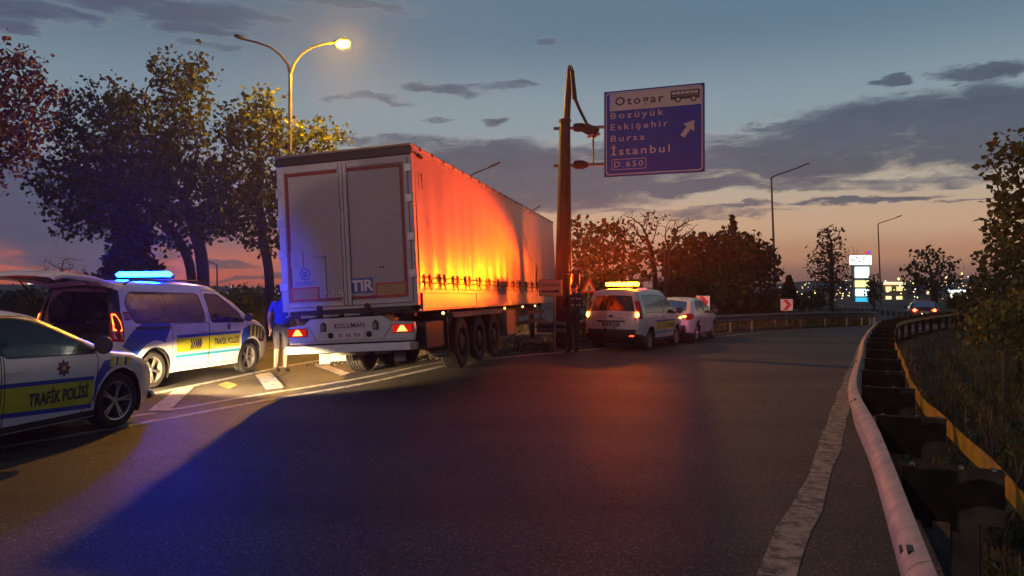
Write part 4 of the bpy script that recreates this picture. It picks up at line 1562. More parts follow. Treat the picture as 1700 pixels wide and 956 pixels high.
# ------------------------------------------------------------------ semi-trailer
M['tarp'] = mat('curtain_tarp', (.50, .41, .30), .33, var=.05, scale=.8, bump=.12, bscale=3.0, spec=.6)
M['door_panel'] = mat('door_panel', (.40, .385, .375), .5, var=.06, scale=.7, bump=.04, bscale=9)
M['door_frame'] = mat('door_frame_paint', (.50, .48, .46), .45, var=.10, scale=3)
M['red_tape'] = mat('red_tape', (.22, .018, .016), .45, var=.15, scale=6)
M['orange_board'] = mat('orange_board', (.42, .26, .10), .5, var=.10, scale=6)
M['board_red'] = mat('board_red', (.48, .05, .02), .45)
M['alu'] = mat('aluminium', (.46, .44, .42), .42, .6, var=.12, scale=5)
M['alu_board'] = mat('anodised_board', (.62, .56, .48), .38, .15, var=.08, scale=1.5, bump=.1, bscale=2.2)
M['roof_tarp'] = mat('roof_tarp', (.20, .19, .19), .6, var=.15, scale=2)
M['bumper_white'] = mat('bumper_white', (.60, .59, .57), .4, var=.06, scale=2)
M['retro_white'] = mat('bar_white', (.85, .84, .80), .4, var=.05, scale=5)
M['rust'] = mat('rusty_edge', (.30, .14, .05), .8, col2=(.45, .36, .26), scale=18)
M['chassis'] = mat('chassis_paint', (.028, .026, .026), .6, var=.3, scale=5)
M['tir_blue'] = mat('tir_blue', (.03, .10, .38), .4)
M['mud_grey'] = mat('flap_grey', (.24, .22, .18), .7, var=.15, scale=5)
TW, TL, TH = 2.55, 13.6, 3.90
tr = thing('semi_trailer', 'long curtain sided trailer glowing orange on its flank, tilted, with two white rear doors', 'trailer', (-2.64, 12.28, .115), 0,
           rot=(R_(-3.1), 0, yaw(13)))
tr.scale = (1, .955, 1)
zf = 1.26               # underside of the door frame
# local frame: x forward from the rear face, y left, z up
mb = MB()
for y0, y1 in ((-1.275, -1.19), (1.19, 1.275)): mb.bb((0, y0, zf), (.12, y1, TH - .17))
mb.bb((0, -1.19, zf), (.12, 1.19, zf + .055))
mb.bb((0.0, -1.19, TH - .21), (.12, 1.19, TH - .17))
mb.build('rear_frame', M['door_frame'], tr, bevel=.006)
mb = MB(); mb.bb((-.035, -1.285, TH - .168), (.14, 1.285, TH - .035)); mb.build('header_bar', M['black_plastic'], tr, bevel=.01)
mb = MB(); mb.bb((-.05, -1.29, TH - .033), (TL, 1.29, TH + .012)); mb.build('roof', M['roof_tarp'], tr, bevel=.015)
for sd in (1, -1):
    ya, yb = (.005, 1.20) if sd > 0 else (-1.20, -.005)
    mb = MB()
    mb.bb((-.012, ya, zf + .06), (.05, yb, TH - .215))
    d = mb.build('rear_door', M['door_panel'], tr)
    mb = MB()
    f = .075
    mb.bb((-.030, ya, zf + .06), (-.013, ya + f, TH - .215)); mb.bb((-.030, yb - f, zf + .06), (-.013, yb, TH - .215))
    mb.bb((-.030, ya + f, zf + .06), (-.013, yb - f, zf + .06 + f)); mb.bb((-.030, ya + f, TH - .215 - f), (-.013, yb - f, TH - .215))
    mb.build('door_rail', M['door_frame'], d, bevel=.005)
    mb = MB()
    yo = yb if sd > 0 else ya       # outer edge
    o0 = yo - sd * (f + .012); o1 = o0 - sd * .06
    zt = TH - .215 - f - .012
    mb.bb((-.016, o0, zf + .19), (-.0125, o1, zt))
    inn = (ya if sd > 0 else yb) + sd * (f + .012)
    mb.bb((-.0163, o1, zt - .06), (-.0125, inn, zt))
    if sd > 0: mb.bb((-.016, inn, zf + .15), (-.0125, inn + .52, zf + .20))
    else: mb.bb((-.016, inn, zf + .15), (-.0125, inn - .95, zf + .20))
    mb.build('marking_tape', M['red_tape'], d)
    mb = MB()
    if sd > 0: mb.bb((-.020, yo - .09, zf + .155), (-.0128, yo - .66, zf + .40)); mb.bb((-.024, yo - .145, zf + .195), (-.0202, yo - .63, zf + .37), 1)
    else: mb.bb((-.020, yo + .09, zf + .155), (-.0128, yo + .68, zf + .40)); mb.bb((-.024, yo + .13, zf + .195), (-.0202, yo + .65, zf + .37), 1)
    mb.build('marker_board', [M['board_red'], M['orange_board']], d)
    for z in (1.72, 2.32, 2.95, 3.45) if sd < 0 else (1.62, 2.18, 2.70, 3.20):
        mb = MB()
        mb.bb((-.035, yo - sd * .05, z), (-.005, yo + sd * .085, z + .13))
        mb.tube([(-.02, yo + sd * .075, z - .01), (-.02, yo + sd * .075, z + .14)], .018, 8)
        mb.build('hinge', M['alu'], d, bevel=.006)
    for y in ((.13, .30) if sd > 0 else ()):
        pass
    mb = MB(); mb.tube([(-.045, sd * .075, zf + .06), (-.045, sd * .075, TH - .23)], .014, 8)
    for z in (1.5, 2.1, 2.9, 3.5): mb.box((-.04, sd * .075, z), (.03, .06, .05))
    mb.build('lock_rod', M['door_frame'], d)
    mb = MB(); mb.lathe([(.001, -.012), (.05, -.012), (.055, .01)], (-.03, sd * .45 + .1, zf + .03), 'X', 14)
    mb.build('lock_eye', M['black_plastic'], d)
    if sd > 0:
        # document box, emblem, speed discs
        mb = MB(); mb.bb((-.03, 1.06, zf + .74), (-.013, .82, zf + 1.02)); mb.bb((-.034, 1.0, zf + .76), (-.0302, .95, zf + 1.0))
        mb.build('document_holder', M['door_panel'], d, bevel=.004)
        mb = MB()
        def ring(cy, cz, r0, r1, n, m=0, x=-.0145, teeth=0):
            vs = []
            for k in range(n):
                a = 2 * PI * k / n
                rr = r1 + (teeth if (k // 2) % 2 else 0)
                for r_ in (r0, rr): vs.append((x, cy - r_ * math.cos(a), cz + r_ * math.sin(a)))
            mb.add(vs, [(2 * k, 2 * k + 1, (2 * k + 3) % (2 * n), (2 * k + 2) % (2 * n)) for k in range(n)], m)
        ring(.80, zf + .62, .075, .092, 48, 0, teeth=.018)
        ring(.80, zf + .62, .02, .045, 16)
        mb.bb((-.0145, .775, zf + .57), (-.0135, .825, zf + .62))
        for k in range(2): mb.bb((-.0145, 1.0, zf + .475 - .035 * k), (-.0135, .60 + .05 * k, zf + .49 - .035 * k))
        mb.build('emblem', M['tir_blue'], d)
        for k, tx in enumerate(('70', '80', 'TR')):
            cy = .415 - .135 * k
            mb = MB(); ring(cy, zf + .30, .047, .056, 24)
            ring(cy, zf + .30, .0, .047, 24, 1, -.0138)
            mb.text(tx, lambda u, v, cy=cy: (-.0152, cy - u, zf + .275 + v), .072)
            mb.build('speed_disc', [M['letter_dark'], M['plate']], d)
        mb = MB(); mb.tube([(-.03, .62, zf + .90), (-.035, .40, zf + .90)], .012, 8); mb.tube([(-.025, .40, zf + .90), (-.025, .40, zf + .16)], .010, 8)
        mb.build('cable', M['door_panel'], d)
    else:
        mb = MB(); mb.bb((-.022, -.09, zf + .25), (-.013, -.47, zf + .50))
        mb.text('TIR', lambda u, v: (-.0245, -.28 - u * 1.12, zf + .285 + v), .255, 1)
        mb.build('plate_sign', [M['tir_blue'], M['plate']], d)
        mb = MB()
        for k in range(14): mb.bb((-.016, -.46 - .025 * k, zf + .155), (-.0125, -.478 - .025 * k, zf + .155 + (.05 if k % 3 else .065)))
        mb.build('sticker', M['red_lens'], d)
        mb = MB()
        for k in range(2): mb.ball((-.012, -.62 - .06 * k, zf + .66), .016, 0, 4)
        mb.build('door_buffer', M['black_plastic'], d)
# light board and bar
mb = MB()
prof = [(1.16, .70), (1.19, .88), (1.17, 1.0), (.86, 1.03), (.74, 1.12), (-.62, 1.12), (-.74, 1.03), (-1.17, 1.0), (-1.19, .88), (-1.16, .70)]
mb.prism(prof, lambda u, v, t: (t, u, v), -.02, .10)
lbd = mb.build('light_board', M['bumper_white'], tr, bevel=.012)
mb = MB()
for sd in (-1, 1):
    P_ = [(.80, 1.0), (.62, .74)]
    mb.tube([(-.024, sd * P_[0][0], P_[0][1]), (-.024, sd * P_[1][0], P_[1][1])], .007, 6)
mb.tube([(-.024, 1.14, .735), (-.024, -1.14, .735)], .007, 6)
mb.build('press_line', M['alu'], lbd)
for sd in (-1, 1):
    mb = MB(); mb.bb((-.05, sd * .80, .83), (-.015, sd * 1.17, .97)); o = mb.build('tail_lamp', M['red_lens'], lbd, bevel=.015)
    mb = MB(); mb.add([(-.052, sd * .98 + .10, .85), (-.052, sd * .98 - .10, .85), (-.052, sd * .98 - .03, .95), (-.052, sd * .98 + .03, .95)], [(0, 1, 2, 3)]); mb.build('lamp', emis('trailer_lamp_on', (1, .20, .05), 5), o)
    mb = MB(); mb.bb((-.0515, sd * .81, .84), (-.0505, sd * 1.16, .96)); mb.build('lens_glow', emis('trailer_lens_on', (1, .02, .01), .55), o)
    mb = MB(); mb.bb((-.05, sd * .44, .90), (-.015, sd * .54, 1.03)); mb.bb((-.04, sd * .47, 1.03), (-.015, sd * .51, 1.055)); mb.build('lamp_bracket', M['black_plastic'], lbd, bevel=.008)
    mb = MB(); mb.bb((-.056, sd * .455, .915), (-.0505, sd * .525, 1.01)); mb.build('bracket_face', M['mud_grey'], lbd)
mb = MB(); mb.bb((-.040, .27, .775), (-.021, -.27, .885)); pl = mb.build('number_plate', M['plate'], lbd)
mb = MB(); mb.text('20  AB  836', lambda u, v: (-.043, -u, .797 + v), .088); mb.build('lettering', M['letter_dark'], pl)
for sd in (-1, 1):
    mb = MB(); mb.ball((-.03, sd * .36, .83), .05, 0, 6); mb.build('plate_lamp', M['black_plastic'], lbd, smooth=True)
mb = MB(); mb.text('KOLUMAN', lambda u, v: (-.0235, -u, .945 + v), .115); mb.build('lettering', M['navy'], lbd)
mb = MB(); mb.bb((-.075, 1.22, .545), (.02, -1.20, .675)); mb.build('underrun_bar', M['retro_white'], tr, bevel=.012)
mb = MB(); mb.bb((-.079, -1.12, .55), (.02, -1.235, .67)); mb.build('bar_end', M['rust'], tr)
# frame seen in the gap, tool boxes
mb = MB()
for y in (-.52, .52): mb.bb((.05, y - .07, .80), (TL - .4, y + .07, 1.22))
for x in (.25, 2.0, 4.4, 6.5, 9.0, 11.5): mb.bb((x, -1.1, 1.08), (x + .12, 1.1, 1.20))
mb.bb((.02, -1.15, 1.19), (TL, 1.15, 1.255))
mb.bb((.06, -1.2, 1.14), (.22, 1.2, 1.185))
for y in (-.75, -.2, .3, .7): mb.tube([(.03, y - .2, 1.17), (.03, y + .2, 1.17)], .028, 8)
for y in (-.6, .55): mb.bb((.12, y - .05, .66), (.26, y + .05, 1.15))
mb.build('chassis', M['chassis'], tr)
mb = MB()
for y in (.78, .35, -.05): mb.tube([(-.01, y - .16, 1.16), (-.01, y + .13, 1.16)], [.016, .03], 8)
mb.build('lock_handle', M['alu'], tr)
mb = MB(); mb.bb((.10, -.62, 1.02), (.30, -.78, 1.14)); mb.build('side_lamp_box', M['amber_lens'], tr)
mb = MB(); mb.bb((.16, .30, .48), (.34, -.20, .58)); mb.bb((.16, -.35, .48), (.34, -.62, .60)); mb.build('wheel_chock', M['mud_grey'], tr, bevel=.01)
# axles and wheels
for i, x in enumerate((2.55, 3.82, 5.09)):
    mb = MB(); mb.tube([(x, -.9, .5), (x, .9, .5)], .075, 10); mb.bb((x - .3, -.62, .55), (x + .3, -.48, .68)); mb.bb((x - .3, .48, .55), (x + .3, .62, .68))
    mb.build('axle', M['chassis'], tr)
    for sd in (-1, 1):
        if ('tw',) not in WH:
            mb = MB(); R0, w = .50, .37
            pr = [(.30, -w / 2 + .04), (.32, -w / 2), (.44, -w / 2 - .01), (.488, -w / 2 + .02), (.50, -w / 2 + .05)]
            for gy_ in (-.09, -.03, .03, .09): pr += [(.50, gy_ - .012), (.482, gy_ - .009), (.482, gy_ + .009), (.50, gy_ + .012)]
            pr += [(.50, w / 2 - .05), (.488, w / 2 - .02), (.44, w / 2 + .01), (.32, w / 2), (.30, w / 2 - .04)]
            mb.lathe(pr, axis='Y', n=44)
            a = mb.mesh('wheel', M['rubber'], True, 25)
            mb = MB()
            mb.lathe([(.30, w / 2 - .05), (.315, w / 2 - .01), (.30, w / 2 - .01), (.285, w / 2 - .05), (.27, w / 2 - .12), (.17, w / 2 - .10), (.16, w / 2 - .02), (.12, w / 2), (.001, w / 2)], axis='Y', n=28)
            for k in range(10):
                an = 2 * PI * k / 10
                mb.tube([(.215 * math.cos(an), w / 2 - .12, .215 * math.sin(an)), (.215 * math.cos(an), w / 2 - .055, .215 * math.sin(an))], .019, 6, 1)
            b = mb.mesh('rim', [M['chassis'], M['chrome']], True, 30)
            WH[('tw',)] = (a, b)
        a, b = WH[('tw',)]
        o = link('wheel', a, tr, (x, sd * 1.03, .5), (0, random.uniform(0, 1), 0 if sd > 0 else PI))
        link('rim', b, o)
for sd in (-1, 1):
    mb = MB()
    mb.bb((1.85, sd * .86, 1.06), (5.75, sd * 1.26, 1.10)); mb.bb((1.90, sd * 1.235, 1.0), (5.72, sd * 1.26, 1.085))
    mb.add([(1.85, sd * .86, 1.08), (1.85, sd * 1.26, 1.08), (1.66, sd * 1.26, .85), (1.66, sd * .86, .85)], [(0, 1, 2, 3)])
    mb.build('mudguard', M['mud_grey'], tr)
    mb = MB(); mb.bb((1.50, sd * .80, .40), (1.53, sd * 1.26, 1.02)); mb.build('mud_flap', M['black_plastic'], tr)
    mb = MB(); mb.bb((1.475, sd * .86, .295), (1.497, sd * 1.25, .425)); f = mb.build('flap_plate', M['mud_grey'], tr)
    if sd < 0:
        mb = MB()
        mb.text('KOLUMAN', lambda u, v: (1.472, -1.075 - u, .335 + v), .062)
        mb.lathe([(.022, 0), (.033, 0)], (1.471, -.905, .358), 'X', 14)
        mb.build('flap_print', M['letter_white'], f)
    mb = MB()
    mb.bb((.45, sd * .62, .50), (1.44, sd * 1.22, .98)); mb.build('spare_wheel_box', M['chassis'], tr, bevel=.03)
    mb = MB(); mb.bb((.40, sd * .62, .33), (.42, sd * .83, .50)); mb.build('flap_plate', M['mud_grey'], tr)
# flank: sideboards, holed rail, curtain, straps
npan = 4
seg = (TL - .5) / npan
for sd in (-1, 1):
    y = sd * 1.275
    for k in range(npan):
        mb = MB(); a = .24 + seg * k
        mb.bb((a + .04, y - sd * .035, 1.19), (a + seg - .04, y, 1.455)); mb.build('sideboard', M['alu_board'], tr, bevel=.006)
        mb = MB(); mb.bb((a - .035, y - sd * .05, 1.15), (a + .035, y + sd * .012, 1.47)); mb.build('board_post', M['alu'], tr, bevel=.006)
    mb = MB()
    mb.bb((.10, y - sd * .04, 1.458), (TL - .1, y + sd * .006, 1.482)); mb.bb((.10, y - sd * .04, 1.165), (TL - .1, y - sd * .002, 1.187))
    mb.build('board_rail', M['alu'], tr)
    mb = MB(); mb.bb((.10, y - sd * .03, 1.484), (TL - .1, y - sd * .004, 1.56)); mb.build('curtain_rail', M['alu_board'], tr)
    mb = MB()
    x = .32
    while x < TL - .3:
        mb.bb((x, y - sd * .005, 1.508), (x + .026, y + sd * .001, 1.542)); x += .115
    hl_ = mb.build('rail_hole', M['black_plastic'], tr)
    hl_['kind'] = 'stuff'
    # curtain with gentle vertical folds
    nx, nz = 150, 26
    vs = []
    for i in range(nx + 1):
        x = .13 + (TL - .2) * i / nx
        for j in range(nz + 1):
            z = 1.53 + (TH - .10 - 1.53) * j / nz
            tt = j / nz
            d = .010 * math.sin(x * 9.2 + .6 * math.sin(x * 2.1)) * (1 - tt) ** .7 + .010 * math.sin(x * 3.1 + z * .8) * math.sin(PI * tt) + .008 * math.sin(x * 17.3 + 1.3 * math.sin(z * 2)) * max(0, .45 - tt)
            d += .022 * math.exp(-((x - .9 + (z - 2.3) * .5) / .09) ** 2) * (z < 2.75) * max(0, 1 - abs(x - .9) / .9)
            d += .008 * math.exp(-((z - 2.62) / .03) ** 2)
            vs.append((x, y + sd * (d - .004), z))
    fs = [(i * (nz + 1) + j, (i + 1) * (nz + 1) + j, (i + 1) * (nz + 1) + j + 1, i * (nz + 1) + j + 1) for i in range(nx) for j in range(nz)]
    mb = MB(); mb.add(vs, fs); cu = mb.build('curtain', M['tarp'], tr, smooth=True)
    mb = MB()
    for z in (1.72, 1.63): mb.tube([(.2 + (TL - .4) * i / 60, y + sd * (.022 + .006 * math.sin(i)), z + .012 * math.sin(i * 1.9)) for i in range(61)], .009, 5)
    mb.build('tension_cord', M['dark_steel'], cu)
    nb = 17
    if ('bk', sd) not in WH:
        mb = MB()
        mb.bb((-.014, -.012, -.13), (.014, .012, .10)); mb.box((0, sd * .02, .05), (.042, .03, .07)); mb.box((.010, sd * .03, -.02), (.026, .022, .06), 0, .5)
        mb.tube([(0, sd * .012, -.13), (.010, sd * .018, -.19)], .010, 6)
        WH[('bk', sd)] = mb.mesh('strap_buckle', M['black_plastic'])
    for k in range(nb):
        xx = .52 + (TL - .9) * k / (nb - 1)
        link('strap_buckle', WH[('bk', sd)], tr, (xx, y + sd * .03, 1.69 + random.uniform(-.015, .015)), (0, random.uniform(-.12, .12), 0))
    mb = MB(); mb.bb((.05, y - sd * .06, TH - .10), (TL, y + sd * .010, TH - .034)); mb.build('roof_rail', M['alu'], tr)
    mb = MB()
    x = .4
    while x < TL: mb.bb((x, y, TH - .045), (x + .06, y + sd * .022, TH + .02)); x += .62
    e_ = mb.build('rail_clip', M['dark_steel'], tr); e_['kind'] = 'stuff'
    for x in (1.25, 5.95, 8.0, 9.7):
        mb = MB(); mb.ball((x, y + sd * .0, 1.10), .03, 0, 5); mb.build('marker_lamp', emis('marker_on', (1, .62, .2), 3), tr, smooth=True)
    mb = MB(); mb.bb((6.1, y - sd * .55, .42), (7.0, y, 1.06)); mb.build('tool_box', M['mud_grey'], tr, bevel=.02)
    mb = MB()
    for z in (.62, .86): mb.bb((7.3, y - sd * .05, z), (11.2, y - sd * .02, z + .10))
    for x in (7.6, 9.2, 10.8): mb.bb((x, y - sd * .09, .60), (x + .07, y - sd * .052, 1.16))
    mb.build('side_guard', M['chassis'], tr)
    mb = MB(); mb.bb((11.3, sd * .72, .12), (11.45, sd * .86, 1.12)); mb.bb((11.2, sd * .66, .06), (11.55, sd * .92, .12)); mb.build('landing_leg', M['chassis'], tr)
mb = MB()
for (a, b) in (((.42, 3.47), (.42, 3.20)), ((.42, 3.47), (.62, 3.44))): mb.tube([(a[0], -1.292, a[1]), (b[0], -1.292, b[1])], .006, 5)
mb.tube([(.30, -1.29, TH - .13), (.42, -1.31, TH - .16)], .03, 8)
mb.build('curtain_print', M['dark_steel'], tr)
mb = MB(); mb.add([(10.05, -1.292, 1.62), (10.42, -1.30, 1.60), (10.42, -1.33, 2.22), (10.12, -1.33, 2.35)], [(0, 1, 2, 3)]); mb.build('torn_flap', M['mud_grey'], tr)
mb = MB(); mb.bb((TL - .06, -1.27, 1.2), (TL, 1.27, TH - .03)); mb.build('bulkhead', M['door_panel'], tr)

# ------------------------------------------------------------------ road sign on its pole
M['sign_blue'] = mat('sign_blue', (.010, .075, .42), .6, var=.06, scale=2, spec=.1)
M['sign_white'] = mat('sign_white', (.50, .48, .46), .4, var=.05, scale=2)
M['pole'] = mat('pole_steel', (.040, .031, .028), .55, .3, var=.25, scale=3, bump=.06, bscale=20)
sg = thing('direction_sign', 'large blue overhead direction sign with Otogar panel on a brown steel pole', 'road sign', (1.42, 20.7, 0))
PB = Vector((1.42, 20.7, 0))
def L(px, py, Y): return PX(px, py, Y) - PB
mb = MB()
mb.tube([(0, 0, -.1), (0, 0, .0), L(938, 199, 20.7)], [.28, .275, .15], 16)
mb.build('post', M['pole'], sg, smooth=True)
mb = MB(); mb.lathe([(.155, -.05), (.175, -.04), (.175, .02), (.001, .03)], tuple(L(938, 199, 20.7)), 'Z', 16); mb.build('collar', M['pole'], sg)
mb = MB(); mb.tube([L(941, 199, 20.7), L(943, 160, 20.7), L(946, 112, 20.7), L(948, 109, 20.7)], [.10, .095, .075, .07], 10); mb.build('lamp_post', M['pole'], sg, smooth=True)
mb = MB()
mb.tube([L(947, 110, 20.6), L(950, 112, 20.55), L(953, 120, 20.5)], [.03, .025, .025], 8)
mb.tube([L(950, 117, 20.5), L(954, 163, 20.45)], [.055, .075], 10)
mb.tube([L(954, 161, 20.45), L(962, 180, 20.4), L(976, 208, 20.35)], [.05, .045, .04], 8)
arm = mb.build('broken_arm', M['dark_steel'], sg, smooth=True)
mb = MB()
c = L(981, 216, 20.3)
mb.box(c, (.42, .30, .24), 0, 0, Matrix.Rotation(R_(24), 4, 'Y')); mb.build('lamp_head', M['dark_steel'], arm, bevel=.05)
mb = MB(); mb.box(c + Vector((.075, -.02, -.135)), (.34, .24, .05), 0, 0, Matrix.Rotation(R_(24 - 35), 4, 'Y')); mb.build('lamp_glass', mat('pinkish_glass', (.45, .25, .22), .2), arm, bevel=.012)
SL, SR_ = PX(1003, 152, 20.7), PX(1170.5, 137, 19.75)
SW, SHT = (Vector((SR_.x - SL.x, SR_.y - SL.y, 0))).length, 2.39
sx = Vector((SR_.x - SL.x, SR_.y - SL.y, 0)).normalized(); sn = Vector((sx.y, -sx.x, 0))
TOPZ = SL.z
def S(u, v, o=0.0):
    """point on the sign: u to the right 0..1, v down 0..1, o metres in front"""
    return Vector((SL.x, SL.y, TOPZ)) + sx * (u * SW) - Vector((0, 0, v * SHT)) + sn * o - PB
mb = MB()
P8 = [S(u, v, o) for o in (0, -.05) for u, v in ((0, 0), (1, 0), (1, 1), (0, 1))]
mb.add(P8, [(0, 1, 2, 3), (4, 7, 6, 5), (0, 4, 5, 1), (1, 5, 6, 2), (2, 6, 7, 3), (3, 7, 4, 0)])
panel = mb.build('panel', M['sign_blue'], sg, bevel=.01)
def rr(u0, v0, u1, v1, r, n=5):
    a = SW / SHT
    P = []
    for (cx, cy, a0) in ((u1 - r, v0 + r * a, -90), (u1 - r, v1 - r * a, 0), (u0 + r, v1 - r * a, 90), (u0 + r, v0 + r * a, 180)):
        for t in np.linspace(a0, a0 + 90, n): P.append((cx + r * math.cos(R_(t)), cy + r * a * math.sin(R_(t))))
    return P
mb = MB()
o_, i_ = rr(.018, .018, .982, .982, .035), rr(.030, .032, .970, .968, .028)
n = len(o_)
mb.add([S(u, v, .004) for u, v in o_ + i_], [(k, (k + 1) % n, n + (k + 1) % n, n + k) for k in range(n)])
mb.build('border', M['sign_white'], panel)
mb = MB(); mb.add([S(u, v, .0045) for u, v in ((.06, .034), (.968, .034), (.968, .236), (.06, .236))], [(0, 1, 2, 3)]); mb.build('white_field', M['sign_white'], panel)
def sign_text(key, u0, u1, base, cap, mt):
    vs, fs, w = TXT[key]
    mb = MB()
    mb.add([S(u0 + (u1 - u0) * x / w, base - y / .69 * cap, .008) for x, y in vs], fs)
    mb.build('lettering', mt, panel)
sign_text('Otogar', .115, .605, .172, .092, M['letter_dark'])
sign_text('Bozüyük', .07, .605, .325, .072, M['sign_white'])
sign_text('Eskişehir', .07, .645, .458, .072, M['sign_white'])
sign_text('Bursa', .07, .415, .592, .072, M['sign_white'])
sign_text('İstanbul', .075, .665, .752, .088, M['sign_white'])
sign_text('D.650', .105, .40, .893, .066, M['sign_white'])
mb = MB()
o_, i_ = [(.08, .80), (.43, .80), (.43, .925), (.08, .925)], [(.086, .808), (.424, .808), (.424, .917), (.086, .917)]
mb.add([S(u, v, .006) for u, v in o_ + i_], [(k, (k + 1) % 4, 4 + (k + 1) % 4, 4 + k) for k in range(4)]); mb.build('number_box', M['sign_white'], panel)
mb = MB()
a0, a1 = np.array([.785, .588]), np.array([.897, .418])
d_ = (a1 - a0) * np.array([SW, SHT]); d_ /= np.linalg.norm(d_); nn_ = np.array([-d_[1], d_[0]])
def ap(p, al, sdw): q = p + (d_ * al + nn_ * sdw) / np.array([SW, SHT]); return S(q[0], q[1], .007)
mb.add([ap(a0, 0, -.065), ap(a0, 0, .065), ap(a1, -.20, .065), ap(a1, -.23, .18), ap(a1, .03, 0), ap(a1, -.23, -.18), ap(a1, -.20, -.065)], [(0, 1, 2, 6), (3, 4, 5), (2, 3, 5, 6)])
mb.build('arrow', M['sign_white'], panel)
mb = MB()
def q4(u0, v0, u1, v1, o, m): mb.add([S(u0, v0, o), S(u1, v0, o), S(u1, v1, o), S(u0, v1, o)], [(0, 1, 2, 3)], m)
q4(.672, .062, .955, .165, .007, 0)
for k in range(6): q4(.685 + k * .043, .076, .722 + k * .043, .108, .009, 1)
q4(.685, .125, .95, .128, .009, 1)
for cu_ in (.745, .895):
    for r_, o, m in ((.030, .010, 0), (.017, .012, 1)):
        vs = [S(cu_, .167, o)] + [S(cu_ + r_ * math.cos(t), .167 + r_ * SW / SHT * math.sin(t), o) for t in np.linspace(0, 2 * PI, 17)]
        mb.add(vs, [(0, k, k + 1) for k in range(1, 17)], m)
mb.build('bus_symbol', [M['letter_dark'], M['sign_white']], panel)
mb = MB()
for py in (212, 274):
    a, b = L(919, py + 1, 20.8), L(1006, py - 2, 20.75)
    mb.tube([a, b], .045, 8)
mb.tube([L(985, 213, 20.75), L(985, 273, 20.75)], .03, 8)
mb.build('bracket', M['galv'], sg)
for py in (211, 273):
    mb = MB()
    mb.tube([L(952, py, 20.75), L(957, py, 20.75), L(968, py, 20.75), L(976, py, 20.75)], [.09, .125, .125, .07], 12)
    mb.build('clamp', M['dark_steel'], sg, smooth=True)
mb = MB(); mb.tube([L(946, 410, 20.4), L(948, 450, 20.35), L(943, 480, 20.4)], .03, 6); mb.box(L(952, 452, 20.35), (.5, .12, .06)); mb.box(L(957, 465, 20.35), (.16, .14, .36)); mb.build('cable_box', M['dark_steel'], sg, bevel=.01)

# ------------------------------------------------------------------ small signs
def panel_sign(name, label, cat, c, w, h, face_mat, rz=0, group=None, post_x=0.0, back=True):
    t = thing(name, label, cat, (c.x, c.y, float(terr(c.x, c.y))), rz, group)
    z = c.z - t.location.z
    mb = MB(); mb.box((0, 0, z), (w, .02, h)); p = mb.build('panel', face_mat, t, bevel=.004)
    mb = MB(); mb.tube([(post_x, .035, -.1), (post_x, .035, z + h * .3)], .03, 8); mb.build('post', M['galv'], t)
    return t, p, z
M['cream'] = mat('cream_sheet', (.62, .52, .33), .45, var=.06, scale=3)
M['sign_red'] = mat('sign_red', (.62, .02, .03), .4)
M['sign_bright'] = mat('sign_reflective', (.78, .76, .74), .35)
c = PX(914, 478, 19.1)
t, p, z = panel_sign('local_sign', 'small cream TEKNOKENT sign with black arrow beside the sign pole', 'sign', c, .60, .43, M['cream'], R_(-8), post_x=.10)
mb = MB(); mb.text('TEKNOKENT', lambda u, v: (u, -.013, z + .045 + v), .083); mb.build('lettering', M['letter_dark'], p)
mb = MB(); mb.add([(x, -.013, z + y) for x, y in ((-.24, -.105), (.13, -.105), (.13, -.13), (.25, -.085), (.13, -.04), (.13, -.065), (-.24, -.065))], [(0, 1, 5, 6), (2, 3, 4)]); mb.build('arrow', M['letter_dark'], p)
mb = MB()
for a, b in (((-.3, .205), (.3, .215)), ((-.3, -.215), (.3, -.205))): mb.bb((a[0], -.0125, z + a[1]), (b[0], -.0105, z + b[1]))
for x in (-.298, .288): mb.bb((x, -.0125, z - .204), (x + .01, -.0105, z + .204))
mb.build('border', M['letter_dark'], p)
# warning triangle
c = PX(978, 478, 33)
t = thing('warning_sign', 'red bordered triangular merging traffic sign on a leaning thin post', 'sign', (c.x, c.y, float(terr(c.x, c.y))), R_(-6))
z = c.z - t.location.z
mb = MB()
def tri(r): return [(-r * .866, -r * .5), (r * .866, -r * .5), (0, r)]
mb.prism(tri(.44), lambda u, v, s_: (u, s_, z + v), .0, .02)
p = mb.build('panel', M['sign_red'], t, bevel=.01)
mb = MB(); mb.add([(u, -.004, z + v) for u, v in tri(.29)], [(0, 1, 2)]); mb.build('white_field', mat('pink_lit_field', (.75, .45, .45), .4), p)  # white field, the pink light on it put into the colour
mb = MB(); mb.add([(x, -.008, z + y) for x, y in ((-.03, -.14), (.03, -.14), (.03, .13), (-.03, .13), (.13, -.14), (.17, -.14), (.03, .06), (.03, 0))], [(0, 1, 2, 3), (4, 5, 6, 7)]); mb.build('merge_symbol', M['letter_dark'], p)
mb = MB(); mb.tube([(-.12, .04, -.1), (0, .04, z + .1)], .03, 8); mb.build('post', M['galv'], t)
for px, py, Y, lab, rz in ((1167, 502, 31, 'red and white chevron board half hidden behind the white hatchback', R_(-18)), (1306, 506, 36, 'red and white chevron board standing alone behind the far guardrail', R_(-22))):
    c = PX(px, py, Y)
    t, p, z = panel_sign('chevron_board', lab, 'sign', c, .56, .56, M['sign_bright'], rz, 'chevron boards round the bend')
    mb = MB(); mb.add([(x, -.013, z + y) for x, y in ((-.17, .25), (.03, .25), (.22, 0), (.03, -.25), (-.17, -.25), (.02, 0))], [(0, 1, 2, 5), (5, 2, 3, 4)]); mb.build('chevron', M['sign_red'], p)

